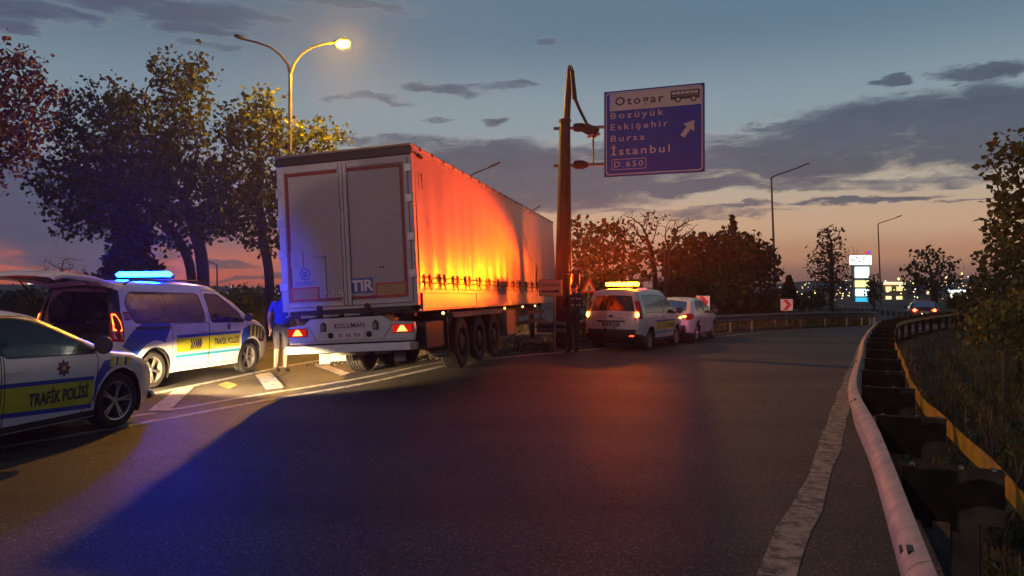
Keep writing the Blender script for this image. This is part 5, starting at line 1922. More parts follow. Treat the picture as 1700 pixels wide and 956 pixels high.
# ------------------------------------------------------------------ street lamps
M['lamp_steel'] = mat('lamp_steel', (.16, .155, .15), .5, .5, var=.2, scale=2)
M['lamp_head'] = mat('lamp_head', (.10, .10, .10), .45, .3)
LAMP_ON = emis('sodium_lamp_on', (1, .42, .0003), 6000)
def head(mb, p, d, ln=.62):
    d = Vector(d).normalized()
    q = p + d * ln
    up = Vector((0, 0, 1))
    s_ = d.cross(up).normalized()
    rows = []
    for f, w, h in ((0, .05, .05), (.25, .12, .08), (.6, .15, .10), (.9, .12, .07), (1, .05, .03)):
        c = p + d * ln * f
        rows += [c - s_ * w - up * .015, c - s_ * w * .6 + up * h, c + s_ * w * .6 + up * h, c + s_ * w - up * .015]
    n = 5
    fs = [(i * 4 + k, i * 4 + (k + 1) % 4, (i + 1) * 4 + (k + 1) % 4, (i + 1) * 4 + k) for i in range(n - 1) for k in range(4)] + [(0, 1, 2, 3), (16, 19, 18, 17)]
    mb.add(rows, fs)
Yl = 26.0
base = PX(481.5, 488, Yl); base.z = float(terr(base.x, base.y))
t = thing('street_lamp', 'tall curved twin arm street lamp with its right lamp shining yellow above the trees', 'street lamp', tuple(base))
def LP(px, py): return PX(px, py, Yl) - base
mb = MB(); mb.tube([(0, 0, -.1), LP(481, 190), LP(481, 122)], [.11, .07, .06], 10); mb.build('post', M['lamp_steel'], t, smooth=True)
for k, pts in enumerate((((481, 124), (477, 106), (465, 90), (448, 77), (425, 69), (408, 65)), ((481, 124), (487, 105), (499, 89), (517, 77), (538, 71), (553, 70)))):
    P_ = [LP(*q) for q in pts]
    mb = MB(); mb.tube(P_, [.055, .05, .045, .042, .04, .04], 8); a = mb.build('arm', M['lamp_steel'], t, smooth=True)
    mb = MB(); head(mb, P_[-1], (P_[-1] - P_[-2]) + Vector((0, 0, .02)), .55 if k else .45); hd_ = mb.build('lamp_head', M['lamp_head'], a, smooth=True)
    if k:
        mb = MB(); mb.ball((0, 0, 0), 1, 0, 8); q = P_[-1] + (P_[-1] - P_[-2]).normalized() * .33
        mb.v = [(q.x + p[0] * .24, q.y + p[1] * .17, q.z - .05 + p[2] * .15) for p in mb.v]
        mb.build('lamp_glass', LAMP_ON, hd_, smooth=True)
def single(px0, py0, px1, py1, ax, ay, Y, label, group='single arm lamps along the bend', on=None, r=.10):
    b = PX(px0, py0, Y); top = PX(px1, py1, Y); tip = PX(ax, ay, Y)
    b.z = float(terr(b.x, b.y))
    t = thing('street_lamp', label, 'street lamp', tuple(b), 0, group)
    mb = MB(); mb.tube([(0, 0, -.1), (top - b)], [r, r * .6], 10); mb.build('post', M['lamp_steel'], t, smooth=True)
    mb = MB(); mb.tube([(top - b), (top - b) + (tip - top) * .12 + Vector((0, 0, .06)), (tip - b)], [r * .55, r * .5, r * .4], 8); a = mb.build('arm', M['lamp_steel'], t, smooth=True)
    mb = MB(); head(mb, tip - b - (tip - top).normalized() * .2, tip - top, .9); hd_ = mb.build('lamp_head', M['lamp_head'], a, smooth=True)
    if on:
        mb = MB(); mb.ball(tuple(tip - b - Vector((0, 0, .12))), .22, 0, 5); mb.build('lamp_glass', on, hd_, smooth=True)
    return t
single(1289, 520, 1281, 295, 1329, 277, 53, 'dark single arm street lamp, taller of the two on the right')
single(1463, 508, 1458, 372, 1489, 361, 88, 'dark single arm street lamp beside the lit sign tower')
single(1626, 500, 1626, 441, 1642, 437, 150, 'small far street lamp half hidden by the right hand bush')
single(776, 500, 781, 292, 814, 277, 46, 'street lamp whose curved arm tip shows just above the trailer roof')
single(872, 500, 876, 353, 888, 347, 78, 'street lamp barely showing above the front end of the trailer roof')
single(361, 498, 360, 440, 352, 437, 70, 'thin dark lamp post between the left tree trunks')
# ------------------------------------------------------------------ trees
M['bark'] = mat('bark', (.05, .04, .032), .9, var=.35, scale=6, bump=.5, bscale=14)
M['bark_grey'] = mat('grey_bark', (.085, .075, .065), .9, var=.3, scale=6, bump=.4, bscale=14)
M['leaf'] = leafmat('leaf_green', (.036, .058, .016), (.080, .105, .026))
M['leaf_red'] = leafmat('leaf_reddish', (.075, .026, .026), (.11, .045, .038))  # reddish leaf tone
M['leaf_brown'] = leafmat('leaf_olive', (.062, .062, .022), (.115, .10, .035))
M['leaf_olive_lit'] = leafmat('leaf_olive_lit', (.085, .092, .03), (.16, .15, .05))  # olive leaf brightened, light on the near right greenery put into the colour
M['needle'] = leafmat('needle', (.018, .026, .014), (.034, .042, .02), .1)

def colonize(rs, trunk, ells, n_attr, D, dk, iters=140, grav=0.05, jit=.16):
    w = np.array([e[3] * e[4] * e[5] for e in ells]); w = w / w.sum()
    A = []
    for e, k in zip(ells, rs.multinomial(n_attr, w)):
        u = rs.normal(size=(k, 3)); u /= np.linalg.norm(u, axis=1)[:, None]
        A.append(np.array(e[:3]) + u * (rs.uniform(0, 1, (k, 1)) ** (1 / 2.4)) * np.array(e[3:]))
    A = np.concatenate(A)
    tp = resample(trunk, D) if len(trunk) > 2 else np.array([np.array(trunk[0]) + (np.array(trunk[1]) - np.array(trunk[0])) * t for t in np.linspace(0, 1, max(2, int(np.linalg.norm(np.array(trunk[1]) - np.array(trunk[0])) / D)))])
    N = [p for p in tp]; par = [-1] + list(range(len(tp) - 1)); nch = [1] * len(tp)
    start = max(1, int(len(tp) * .55))
    dm = np.full(len(A), 1e9); im = np.zeros(len(A), int)
    def upd(idx):
        Q = np.array([N[i] for i in idx])
        d = np.linalg.norm(A[:, None] - Q[None], axis=2)
        j = d.argmin(1); dd = d[np.arange(len(A)), j]
        b = dd < dm
        dm[b] = dd[b]; im[b] = np.array(idx)[j[b]]
    upd(list(range(start, len(tp))))
    for it in range(iters):
        act = dm > dk
        if act.sum() < n_attr * .02: break
        ids = im[act]
        v = A[act] - np.array([N[i] for i in ids])
        v /= np.linalg.norm(v, axis=1)[:, None] + 1e-9
        acc = {}
        for i, q in zip(ids, v):
            if i in acc: acc[i] = acc[i] + q
            else: acc[i] = q.copy()
        new = []
        for i, q in acc.items():
            if nch[i] >= (3 if it else 9) + 1: continue
            q = q / (np.linalg.norm(q) + 1e-9) + rs.normal(0, jit, 3) + np.array([0, 0, grav])
            q /= np.linalg.norm(q)
            N.append(N[i] + q * D); par.append(i); nch.append(0); nch[i] += 1
            new.append(len(N) - 1)
        if not new: break
        upd(new)
    return np.array(N), np.array(par), A

def skeleton_mesh(name, N, par, r0, tip, mt, sides=5, pw=2.3):
    n = len(N)
    acc = np.zeros(n)
    kids = np.bincount(par[par >= 0], minlength=n)
    acc[kids == 0] = tip ** pw
    for i in range(n - 1, 0, -1):
        if acc[i] == 0: acc[i] = tip ** pw
        acc[par[i]] += acc[i]
    r = acc ** (1 / pw)
    sc = max(1.0, r0 / r[0]) if r0 else 1
    k = np.clip((r - tip) / (r[0] - tip + 1e-9), 0, 1)
    r = r * (1 + (sc - 1) * k)
    if r0: r = np.minimum(r, r0)
    idx = np.arange(1, n); p = par[1:]
    a, b = N[p], N[idx]
    d = b - a; L_ = np.linalg.norm(d, axis=1)[:, None] + 1e-9; d = d / L_
    up = np.where(np.abs(d[:, 2:3]) < .9, np.array([[0, 0, 1.]]), np.array([[1., 0, 0]]))
    u = np.cross(d, up); u /= np.linalg.norm(u, axis=1)[:, None]
    w = np.cross(d, u)
    b2 = b + d * np.minimum(r[idx][:, None] * .4, .05)
    t = np.arange(sides) * 2 * PI / sides
    ca, sa = np.cos(t), np.sin(t)
    ra = np.minimum(r[p], r[idx] * 1.6)
    ra = np.where(np.isin(idx, idx), ra, ra)
    ring0 = a[:, None] + (u[:, None] * ca[None, :, None] + w[:, None] * sa[None, :, None]) * ra[:, None, None]
    ring1 = b2[:, None] + (u[:, None] * ca[None, :, None] + w[:, None] * sa[None, :, None]) * r[idx][:, None, None]
    V = np.concatenate([ring0, ring1], 1).reshape(-1, 3)
    m = len(idx)
    base = (np.arange(m) * 2 * sides)[:, None]
    k = np.arange(sides)[None]
    F = np.stack([base + k, base + (k + 1) % sides, base + sides + (k + 1) % sides, base + sides + k], 2).reshape(-1, 4)
    return np_mesh(name, V, F, [mt], smooth=True), r

def leaf_mesh(name, rs, C, n_per, spread, size, mt, flat=.0, long=1.0):
    C = np.repeat(C, n_per, 0)
    C = C + rs.normal(0, spread, C.shape)
    n = len(C)
    a = rs.normal(size=(n, 3)); a[:, 2] *= (1 - flat); a /= np.linalg.norm(a, axis=1)[:, None]
    b = rs.normal(size=(n, 3)); b[:, 2] *= (1 - flat); b -= a * (a * b).sum(1)[:, None]; b /= np.linalg.norm(b, axis=1)[:, None]
    s = size * rs.uniform(.6, 1.35, (n, 1))
    c = np.cross(a, b)
    V = np.stack([C - a * s * .5 * long, C + b * s * .42 + c * s * .10, C + a * s * .55 * long, C - b * s * .42 + c * s * .10], 1).reshape(-1, 3)
    F = np.arange(n * 4).reshape(-1, 4)
    return np_mesh(name, V, F, [mt], smooth=False)

def ell(px, py, rx, ry, Y, dep=.8):
    c = PX(px, py, Y); s = Y / FPX
    return (c.x, c.y, c.z, rx * s, rx * s * dep, ry * s)

def tree(name, label, bpx, Y, ells_px, trunk_px, seed, n_attr=700, D=.32, leaves=5, lsize=.2, spread=.2, leaf='leaf', bark='bark', r0=.2, tip=.014, group=None, gz=None, leaf_frac=1.0, dk=None, jit=.16, grav=.05, cat='tree'):
    rs = np.random.RandomState(seed)
    x = (bpx - CX) / FPX * Y
    z = float(terr(x, Y)) if gz is None else gz
    base = Vector((x, Y, z))
    t = thing(name, label, cat, tuple(base), 0, group)
    tr_ = [(0, 0, -.1)] + [tuple(PX(px, py, Y) - base) for px, py in trunk_px]
    E = [ell(*e, Y) if len(e) == 4 else ell(*e) for e in ells_px]
    E = [(e[0] - base.x, e[1] - base.y, e[2] - base.z) + e[3:] for e in E]
    N, par, A = colonize(rs, tr_, E, n_attr, D, dk or D * 1.15, grav=grav, jit=jit)
    me, r = skeleton_mesh('trunk', N, par, r0, tip, M[bark])
    link('trunk', me, t)
    if leaves:
        thin = r < np.quantile(r, .82)
        C = N[thin]
        if leaf_frac < 1: C = C[rs.uniform(size=len(C)) < leaf_frac]
        o = link('crown', leaf_mesh('crown', rs, C, leaves, spread, lsize, M[leaf]), t)
        o['kind'] = 'stuff'
    return t
GL_ = 'leafy trees beyond the left carriageway'
tree('maple_tree', 'tallest dark leafy tree, its crown rising behind the blue lit minivan', 335, 28,
     [(300, 150, 62, 72), (330, 120, 40, 48), (255, 230, 95, 95), (300, 330, 120, 85), (215, 300, 100, 80)], [(336, 450), (322, 380), (300, 320)], 11, 1250, .34, 17, .18, .20, r0=.24, group=GL_)
tree('maple_tree', 'dark leafy tree leaning left, its crown widest over the raised tailgate', 318, 30.5,
     [(150, 215, 78, 70), (125, 290, 75, 62), (170, 345, 95, 60), (105, 320, 45, 45), (240, 280, 70, 80), (150, 130, 16, 22), (180, 165, 40, 40)], [(316, 450), (290, 390), (240, 340)], 12, 1150, .36, 17, .18, .20, r0=.2, group=GL_)
tree('maple_tree', 'leafy tree beside the trailer rear with its right top lit yellow by the lamp', 447, 26.5,
     [(418, 215, 60, 66), (455, 235, 62, 52), (400, 320, 70, 85), (455, 340, 60, 90), (430, 165, 30, 26), (520, 228, 52, 26), (590, 236, 30, 12), (545, 205, 14, 14)], [(446, 460), (436, 400), (428, 340)], 13, 1250, .32, 17, .17, .19, r0=.18, group=GL_)
tree('reddish_tree', 'reddish leaved tree cut by the left edge of the picture', -70, 23,
     [(10, 130, 72, 62), (60, 150, 50, 42), (20, 205, 62, 48), (-40, 200, 110, 120), (90, 165, 22, 14)], [(-70, 430), (-50, 330), (-30, 250)], 14, 1000, .30, 11, .16, .2, leaf='leaf_red', r0=.2)
def conifer(label, bpx, Y, top_py, bot_py, half_px, seed, dens=1.0, group=None, tiers=26, leaf='needle'):
    rs = np.random.RandomState(seed)
    x = (bpx - CX) / FPX * Y
    base = Vector((x, Y, float(terr(x, Y))))
    t = thing('conifer_tree', label, 'tree', tuple(base), 0, group)
    zt, zb, hw = PX(bpx, top_py, Y).z - base.z, PX(bpx, bot_py, Y).z - base.z, half_px * Y / FPX
    mb = MB(); mb.tube([(0, 0, -.1), (0, 0, zb), (0, 0, zt)], [hw * .09 + .05, hw * .08 + .03, .015], 8)
    C, Rr = [], []
    br = MB()
    for k in range(tiers):
        f = k / (tiers - 1)
        z = zt + (zb - zt) * f ** .9
        Lb = hw * (f ** .85) * rs.uniform(.75, 1.1) + .06
        nb = 5 + int(5 * f)
        for j in range(nb):
            a = rs.uniform(0, 2 * PI)
            l = Lb * rs.uniform(.65, 1.1)
            pts = [np.array([math.cos(a) * l * u, math.sin(a) * l * u, z + l * (.10 * u - .38 * u * u)]) for u in np.linspace(0, 1, 5)]
            br.tube(pts, [.02 + .012 * l, .008, .008, .006, .004], 4)
            for u in np.linspace(.2, 1, max(3, int(l / .16))):
                q = np.array([math.cos(a) * l * u, math.sin(a) * l * u, z + l * (.10 * u - .38 * u * u)])
                C.append(q)
    s_ = len(mb.v)
    mb.add(br.v, br.f)
    link('trunk', mb.mesh('trunk', M['bark'], True), t)
    o = link('crown', leaf_mesh('crown', rs, np.array(C), max(3, int(8 * dens)), .05 * (1 + hw * .4), .17 * (1 + hw * .12), M[leaf], .35, 1.5), t)
    o['kind'] = 'stuff'
    return t
conifer('dark spreading conifer standing behind the blue lightbar', 212, 26.5, 322, 500, 74, 21, 1.2)
GR_ = 'trees behind the sign pole and the parked cars'
tree('round_tree', 'brownish leafy tree directly right of the sign pole', 1010, 38, [(1000, 415, 62, 52), (965, 400, 30, 40), (1040, 440, 45, 42), (1000, 470, 70, 35)], [(1010, 480), (1008, 450)], 31, 1000, .36, 9, .26, .22, leaf='leaf_brown', r0=.2, tip=.016, group=GR_)
tree('sparse_tree', 'half bare tree with thin leafy tips above the amber light', 1086, 40, [(1055, 375, 34, 26), (1085, 365, 24, 20), (1075, 410, 26, 26), (1035, 360, 14, 14)], [(1088, 470), (1084, 430), (1078, 405)], 32, 520, .26, 3, .20, .14, leaf='leaf_brown', r0=.15, tip=.013, leaf_frac=.45, group=GR_)
tree('bare_tree', 'bare fan shaped tree between the two leafy crowns', 1104, 41, [(1132, 378, 30, 24), (1112, 385, 18, 26), (1150, 372, 14, 14)], [(1106, 480), (1107, 430), (1112, 410)], 33, 520, .24, 0, r0=.14, tip=.014, bark='bark_grey', group=GR_)
tree('round_tree', 'big dark rounded tree behind the white hatchback', 1165, 45, [(1150, 428, 62, 40), (1135, 465, 48, 45), (1195, 445, 64, 55), (1178, 408, 46, 22), (1170, 490, 70, 30)], [(1165, 490), (1163, 465)], 34, 1300, .40, 12, .34, .24, r0=.22, tip=.018, group=GR_)
tree('round_tree', 'dark leafy tree beside the taller lamp post, left of it', 1245, 47, [(1238, 425, 52, 38), (1262, 465, 34, 48), (1222, 470, 46, 45), (1276, 440, 20, 24), (1245, 495, 55, 25)], [(1246, 490), (1244, 465)], 35, 1150, .40, 12, .34, .24, r0=.2, tip=.018, group=GR_)
conifer('pointed conifer whose tip rises above the dark round trees', 1216, 49, 361, 440, 27, 22, .35, tiers=15)
tree('poplar_tree', 'egg shaped nearly bare tree left of the lit sign tower', 1381, 62, [(1377, 405, 24, 36), (1375, 445, 36, 44), (1377, 480, 32, 20)], [(1381, 500), (1381, 440), (1380, 400)], 36, 1900, .38, 4, .24, .22, leaf='leaf_brown', r0=.22, tip=.028, leaf_frac=.7, grav=.25, bark='bark_grey')
conifer('small dark conifer between the taller lamp post and the egg shaped tree', 1310, 52, 460, 508, 18, 23, .9)
tree('bare_tree', 'faint bare tree just left of the sign tower top', 1418, 165, [(1415, 430, 14, 26), (1422, 450, 12, 20)], [(1418, 500), (1418, 450)], 37, 360, .4, 0, r0=.15, tip=.02, bark='bark_grey')
tree('columnar_shrub', 'dark upright shrub in front of the sign tower', 1451, 70, [(1450, 482, 13, 27)], [(1451, 505), (1451, 480)], 38, 350, .3, 7, .26, .18, r0=.1)
tree('round_tree', 'dark tree with clumped crown standing alone before the town lights', 1551, 68, [(1545, 432, 34, 22), (1520, 450, 24, 24), (1572, 448, 20, 24), (1548, 465, 40, 26), (1585, 440, 8, 8)], [(1552, 505), (1550, 475)], 39, 650, .5, 6, .34, .26, r0=.3, tip=.03)
tree('plane_tree', 'leafy tree leaning in at the right edge above the bushes', 1745, 15.5, [(1672, 250, 40, 26), (1690, 310, 45, 45), (1715, 380, 75, 70), (1665, 345, 26, 36), (1702, 135, 8, 12), (1775, 290, 60, 75)], [(1745, 470), (1735, 420), (1722, 380)], 40, 1300, .22, 11, .15, .13, leaf='leaf_olive_lit', r0=.12)
tree('tall_bush', 'broad dense bush under the leaning tree at the right edge', 1690, 15, [(1680, 450, 58, 48), (1650, 500, 55, 45), (1705, 420, 45, 40), (1625, 530, 35, 30), (1700, 520, 80, 50)], [(1690, 560), (1685, 520)], 41, 1500, .2, 14, .12, .11, leaf='leaf_olive_lit', r0=.07, tip=.008, cat='bush')
# low bushes
tree('tall_bush', 'low olive bush spreading over the grass in front of the broad bush', 1668, 11.5, [(1668, 530, 55, 45), (1630, 560, 36, 28), (1700, 540, 50, 60)], [(1668, 590), (1666, 560)], 43, 800, .16, 12, .10, .09, leaf='leaf_olive_lit', r0=.05, tip=.007, cat='bush')
def bush(label, px, py, Y, rx, ry, seed, leaf='leaf_brown', leaves=6, lsize=.14, n=260, name='bush', group=None, bark='bark', frac=1.0):
    return tree(name, label, px, Y, [(px, py, rx, ry), (px + rx * .4, py + ry * .3, rx * .7, ry * .7), (px - rx * .4, py + ry * .35, rx * .7, ry * .65)], [(px, py + ry), (px, py + ry * .5)], seed, n, .2, leaves, lsize, .13, leaf=leaf, r0=.06, tip=.009, cat='bush', group=group, bark=bark, leaf_frac=frac)
bush('dark round bush at the left edge below the tailgate', 40, 508, 33, 55, 30, 51, 'leaf', lsize=.2, n=420)
bush('bare twiggy bush showing under the raised tailgate', 105, 455, 36, 45, 36, 52, leaves=0, n=520, bark='bark_grey')
bush('dry brown bush beside the trailer legs', 862, 568, 18.6, 32, 20, 53, 'leaf_brown', 4, .09, 300)
bush('dry brown bush in front of the far guardrail end', 905, 575, 19.0, 24, 16, 54, 'leaf_brown', 4, .09, 220)
bush('reddish lit bush between the officer and the amber lit van', 966, 540, 24.5, 24, 30, 55, 'leaf_red', 6, .12, 320)  # reddish light on this bush is put into its leaf colour
bush('dark bush low in front of the town lights', 1592, 500, 60, 22, 14, 56, 'leaf', lsize=.28, n=260)
bush('low dark bush right of the egg shaped tree', 1345, 500, 64, 26, 14, 57, 'leaf', lsize=.28, n=260)
bush('low bush behind the standing officer in blue', 415, 500, 40, 42, 22, 58, 'leaf', lsize=.22, n=380)
bush('dark scrub clump beyond the pink hatchback', 1245, 508, 50, 50, 18, 59, 'leaf', lsize=.25, n=380)
for k, (px, w_) in enumerate(((395, 26), (432, 20), (470, 24))):
    tree('round_tree', ('far low tree left of the blue shirted officer', 'far low tree above the blue shirted officer', 'far low tree half hidden by the trailer rear')[k], px, 85, [(px, 490, w_, 16)], [(px, 500), (px, 494)], 60 + k, 200, .6, 6, .5, .4, r0=.2, tip=.03)

# ------------------------------------------------------------------ grass
def blades(name, rs, X, Y, Z, hmin, hmax, mt, w=.012, lean=.35):
    n = len(X)
    h = rs.uniform(hmin, hmax, n); a = rs.uniform(0, 2 * PI, n)
    l = rs.uniform(0, lean, n) * h; la = rs.uniform(0, 2 * PI, n)
    ww = w * rs.uniform(.6, 1.4, n)
    dx, dy = np.cos(a) * ww, np.sin(a) * ww
    lx, ly = np.cos(la) * l, np.sin(la) * l
    p0 = np.stack([X - dx, Y - dy, Z - .02], 1); p1 = np.stack([X + dx, Y + dy, Z - .02], 1)
    p2 = np.stack([X + dx * .7 + lx * .35, Y + dy * .7 + ly * .35, Z + h * .6], 1); p3 = np.stack([X - dx * .7 + lx * .35, Y - dy * .7 + ly * .35, Z + h * .6], 1)
    p4 = np.stack([X + lx, Y + ly, Z + h], 1)
    V = np.stack([p0, p1, p2, p3, p4], 1).reshape(-1, 3)
    b = np.arange(n)[:, None] * 5
    F = np.concatenate([b + np.array([[0, 1, 2]]), b + np.array([[0, 2, 3]]), b + np.array([[3, 2, 4]])])
    return tag(link(name, np_mesh(name, V, F, [mt])), kind='stuff')
rs = np.random.RandomState(71)
n = 70000
yy = 1.5 + 46 * rs.uniform(0, 1, n) ** 1.9
xx = poly_x(RAIL, yy) + .55 + (1 + yy * .28) * 1.9 * rs.uniform(0, 1, n) ** .85
clump = np.sin(xx * 2.1 + np.sin(yy * 1.7) * 1.3) * np.sin(yy * 1.9 + xx * .6) + rs.normal(0, .5, n)
k = clump > -.75
xx, yy = xx[k], yy[k]
blades('grass', rs, xx, yy, terr(xx, yy) - .06, .04, .19, M['grass_blade'], .008)
n = 6000
yy2 = 2 + 40 * rs.uniform(0, 1, n) ** 1.6
xx2 = poly_x(RAIL, yy2) + .7 + (1 + yy2 * .25) * 1.9 * rs.uniform(0, 1, n)
blades('dry_grass', rs, xx2, yy2, terr(xx2, yy2) - .06, .12, .42, M['dry_grass'], .006, .5)
n = 26000
yy3 = 9 + 36 * rs.uniform(0, 1, n)
xx3 = poly_x(LKERB, yy3) - .3 - 13 * rs.uniform(0, 1, n) ** 1.3
blades('verge_grass', rs, xx3, yy3, terr(xx3, yy3) - .06, .12, .55, M['grass_blade'], .016, .5)
n = 7000
yy4 = 18.5 + 45 * rs.uniform(0, 1, n) ** 1.4
f = rs.uniform(.1, .9, n)
xx4 = (poly_x(C_LINE, yy4) + 1.2) * (1 - f) + (poly_x(A_LINE, yy4) - 1.2) * f
dxx, dyy = xx4 + 1.5, yy4 - 13
qq = dxx * math.cos(HD) - dyy * math.sin(HD)
k = (qq > .4) | (yy4 > 27)
blades('median_grass', rs, xx4[k], yy4[k], hgt(xx4[k], yy4[k]) + .03, .10, .5, M['dry_grass'], .012, .6)
nw = 16000
yw = 1.2 + 34 * rs.uniform(0, 1, nw) ** 1.7
xw = poly_x(RAIL, yw) + .6 + (1 + yw * .28) * 1.7 * rs.uniform(0, 1, nw)
kw = (np.sin(xw * 3.1) * np.sin(yw * 2.3 + xw) + rs.normal(0, .5, nw)) > 0
o = link('weeds', leaf_mesh('weeds', rs, np.stack([xw, yw, terr(xw, yw) + rs.uniform(0, .16, nw)], 1)[kw], 2, .05, .055, M['leaf'], .3, 1.2)); tag(o, kind='stuff')
n = 9000
yy5 = 30 + 60 * rs.uniform(0, 1, n)
xx5 = poly_x(A_LINE, yy5) - 1.2 - 14 * rs.uniform(0, 1, n)
blades('far_grass', rs, xx5, yy5, terr(xx5, yy5) - .03, .2, .7, M['grass_blade'], .03, .5)
# loose stones on the gore
n = 2600
f = rs.uniform(0, 1, n)
ys_ = 16.6 + 6 * rs.uniform(0, 1, n) ** 1.2
xs_ = (poly_x(C_LINE, ys_) + .4) * (1 - f) + (poly_x(A_LINE, ys_) - .5) * f
s_ = rs.uniform(.008, .032, n)
oct_v = np.array([(1, 0, 0), (-1, 0, 0), (0, 1, 0), (0, -1, 0), (0, 0, 1), (0, 0, -1)], float)
oct_f = np.array([(0, 2, 4), (2, 1, 4), (1, 3, 4), (3, 0, 4), (2, 0, 5), (1, 2, 5), (3, 1, 5), (0, 3, 5)])
V = oct_v[None] * s_[:, None, None] * rs.uniform(.6, 1.3, (n, 6, 1)) + np.stack([xs_, ys_, hgt(xs_, ys_) + .016 + s_ * .3], 1)[:, None]
F = oct_f[None] + (np.arange(n) * 6)[:, None, None]
tag(link('gravel', np_mesh('gravel', V.reshape(-1, 3), F.reshape(-1, 3), [M['gravel']])), kind='stuff')

# ------------------------------------------------------------------ town beyond the bend
def emi_box(mb, px, py, w, h, Y, m=0, d=.3):
    c = PX(px, py, Y); s = Y / FPX
    mb.box(tuple(c), (w * s, d, h * s), m)
PYL = 150
b = PX(1431, 488, PYL)
t = thing('sign_tower', 'tall lit shopping sign tower of stacked white, yellow and blue panels', 'sign tower', (b.x, b.y, 0))
M['tower'] = mat('tower_cladding', (.12, .12, .13), .5)
mb = MB(); mb.box((0, .5, 9 / 2), (3.6, .5, 9.0)); mb.box((-.2, .55, 5), (4.4, .3, .25)); mb.build('tower_body', M['tower'], t)
for k, (x0, x1, y0, y1, col, st) in enumerate(((1411, 1447, 424, 439.5, (.80, .90, 1.0), 2.2), (1420, 1443, 443, 461, (.82, 1.0, .92), 2.6), (1420, 1443, 465.5, 476.5, (1, .90, .35), 1.6), (1421, 1443, 479.5, 491.5, (.78, 1, .98), 2.2), (1421, 1441, 494, 505, (.04, .55, .85), 1.3))):
    a, c = PX(x0, y1, PYL) - b, PX(x1, y0, PYL) - b
    mb = MB(); mb.bb((a.x, -.05, a.z + b.z), (c.x, .22, c.z + b.z)); p = mb.build('light_panel', emis('panel_light', col, st), t, bevel=.03)
    if k == 0:
        rs2 = np.random.RandomState(5)
        mb = MB()
        for i in range(26):
            u = a.x + (c.x - a.x) * rs2.uniform(.08, .9); v = a.z + b.z + (c.z - a.z) * rs2.uniform(.12, .85)
            mb.bb((u, -.08, v), (u + rs2.uniform(.1, .4), -.06, v + rs2.uniform(.06, .22)))
        mb.build('panel_print', M['tower'], p)
mb = MB()
for k, dx in enumerate((0, .5)): mb.lathe([(.001, -.1), (.28, -.1), (.28, .1), (.001, .1)], (.95 + dx, 0, PX(0, 419, PYL).z), 'Y', 12, k)
mb.build('logo_discs', [emis('logo_red', (1, .03, .04), 1.2), emis('logo_blue', (.08, .10, 1), 1.2)], t)
c = PX(1425, 517, 95)
t = thing('small_lit_sign', 'tiny blue lit sign below the sign tower', 'sign', (c.x, c.y, 0))
mb = MB()
for dx in (-.42, .0, .42): mb.box((dx, 0, c.z), (.26, .1, .6))
mb.build('light_panel', emis('deep_blue_light', (.01, .01, .9), 1.5), t)
mb = MB(); mb.tube([(0, .06, 0), (0, .06, c.z)], .06, 6); mb.build('post', M['dark_steel'], t)

def building(name, label, x0, x1, ytop, Y, col, rows, lit, seed, zb=-2.0, win=(1.6, 1.2), glow=None, lcol=(1, .75, .4), ls=2.0):
    rs2 = np.random.RandomState(seed)
    a, c = PX(x0, ytop, Y), PX(x1, ytop, Y)
    w = c.x - a.x
    t = thing(name, label, 'building', ((a.x + c.x) / 2, Y, zb))
    h = a.z - zb
    mb = MB(); mb.bb((-w / 2, 0, 0), (w / 2, 12, h)); mb.build('wall', mat('wall_' + name, col, .8), t)
    mb = MB(); mb.bb((-w / 2 - .3, -.4, h), (w / 2 + .3, 12.4, h + .5)); mb.build('roof', M['tower'], t)
    me = {}
    nx = max(2, int(w / (win[0] * 1.7)))
    for r in range(rows):
        for i in range(nx):
            on = rs2.uniform() < lit
            if on not in me:
                m2 = MB(); m2.box((0, 0, 0), (win[0], .12, win[1])); me[on] = m2.mesh('window', emis('lit_window', lcol, ls) if on else M['dark_glass'])
            link('window', me[on], t, (-w / 2 + w * (i + .5) / nx, -.05, h - 1.4 - r * (win[1] + 1.5)))
    if glow:
        mb = MB(); mb.bb((-w / 2, -.5, h - .2), (w / 2, -.1, h + .5)); mb.build('light_strip', emis('strip_light', glow, 2.2), t)
    return t
building('shop_building', 'low shop with a bright white light strip right of the lone dark tree', 1572, 1612, 484, 230, (.3, .28, .25), 2, .9, 1, glow=(.85, .92, 1), lcol=(1, .85, .6))
building('fuel_station', 'lit canopy building with warm lights left of the lone dark tree', 1466, 1502, 471, 210, (.35, .3, .22), 3, .85, 2, glow=(1, .72, .35), lcol=(1, .6, .25))
building('shop_building', 'wide lit shop showing through the lone dark tree crown', 1503, 1566, 478, 240, (.3, .28, .25), 3, .55, 3, lcol=(1, .75, .45), ls=1.6)
building('office_building', 'low lit building between the conifer and the egg shaped tree', 1318, 1352, 488, 260, (.2, .18, .16), 2, .8, 4, lcol=(1, .7, .35), ls=1.6)
building('office_building', 'building with white floodlit front behind the bare twiggy bush', 44, 72, 456, 140, (.3, .3, .3), 2, .9, 5, win=(1.1, .8), lcol=(.9, 1, .95), ls=1.6)
rs2 = np.random.RandomState(8)
spots = []
for _ in range(120): spots.append((rs2.uniform(1292, 1640), rs2.normal(477, 9), rs2.uniform(250, 320), 0 if rs2.uniform() < .65 else 1, rs2.uniform(.5, 1.1)))
for _ in range(60): spots.append((rs2.uniform(1468, 1600), rs2.uniform(468, 502), 200, rs2.choice([0, 0, 1, 2]), rs2.uniform(.5, 1.3)))
for _ in range(26): spots.append((rs2.uniform(1318, 1400), rs2.uniform(484, 500), 200, rs2.choice([0, 0, 2]), rs2.uniform(.5, 1.2)))
for _ in range(16): spots.append((rs2.uniform(1095, 1290), rs2.normal(482, 8), 300, 0, .55))
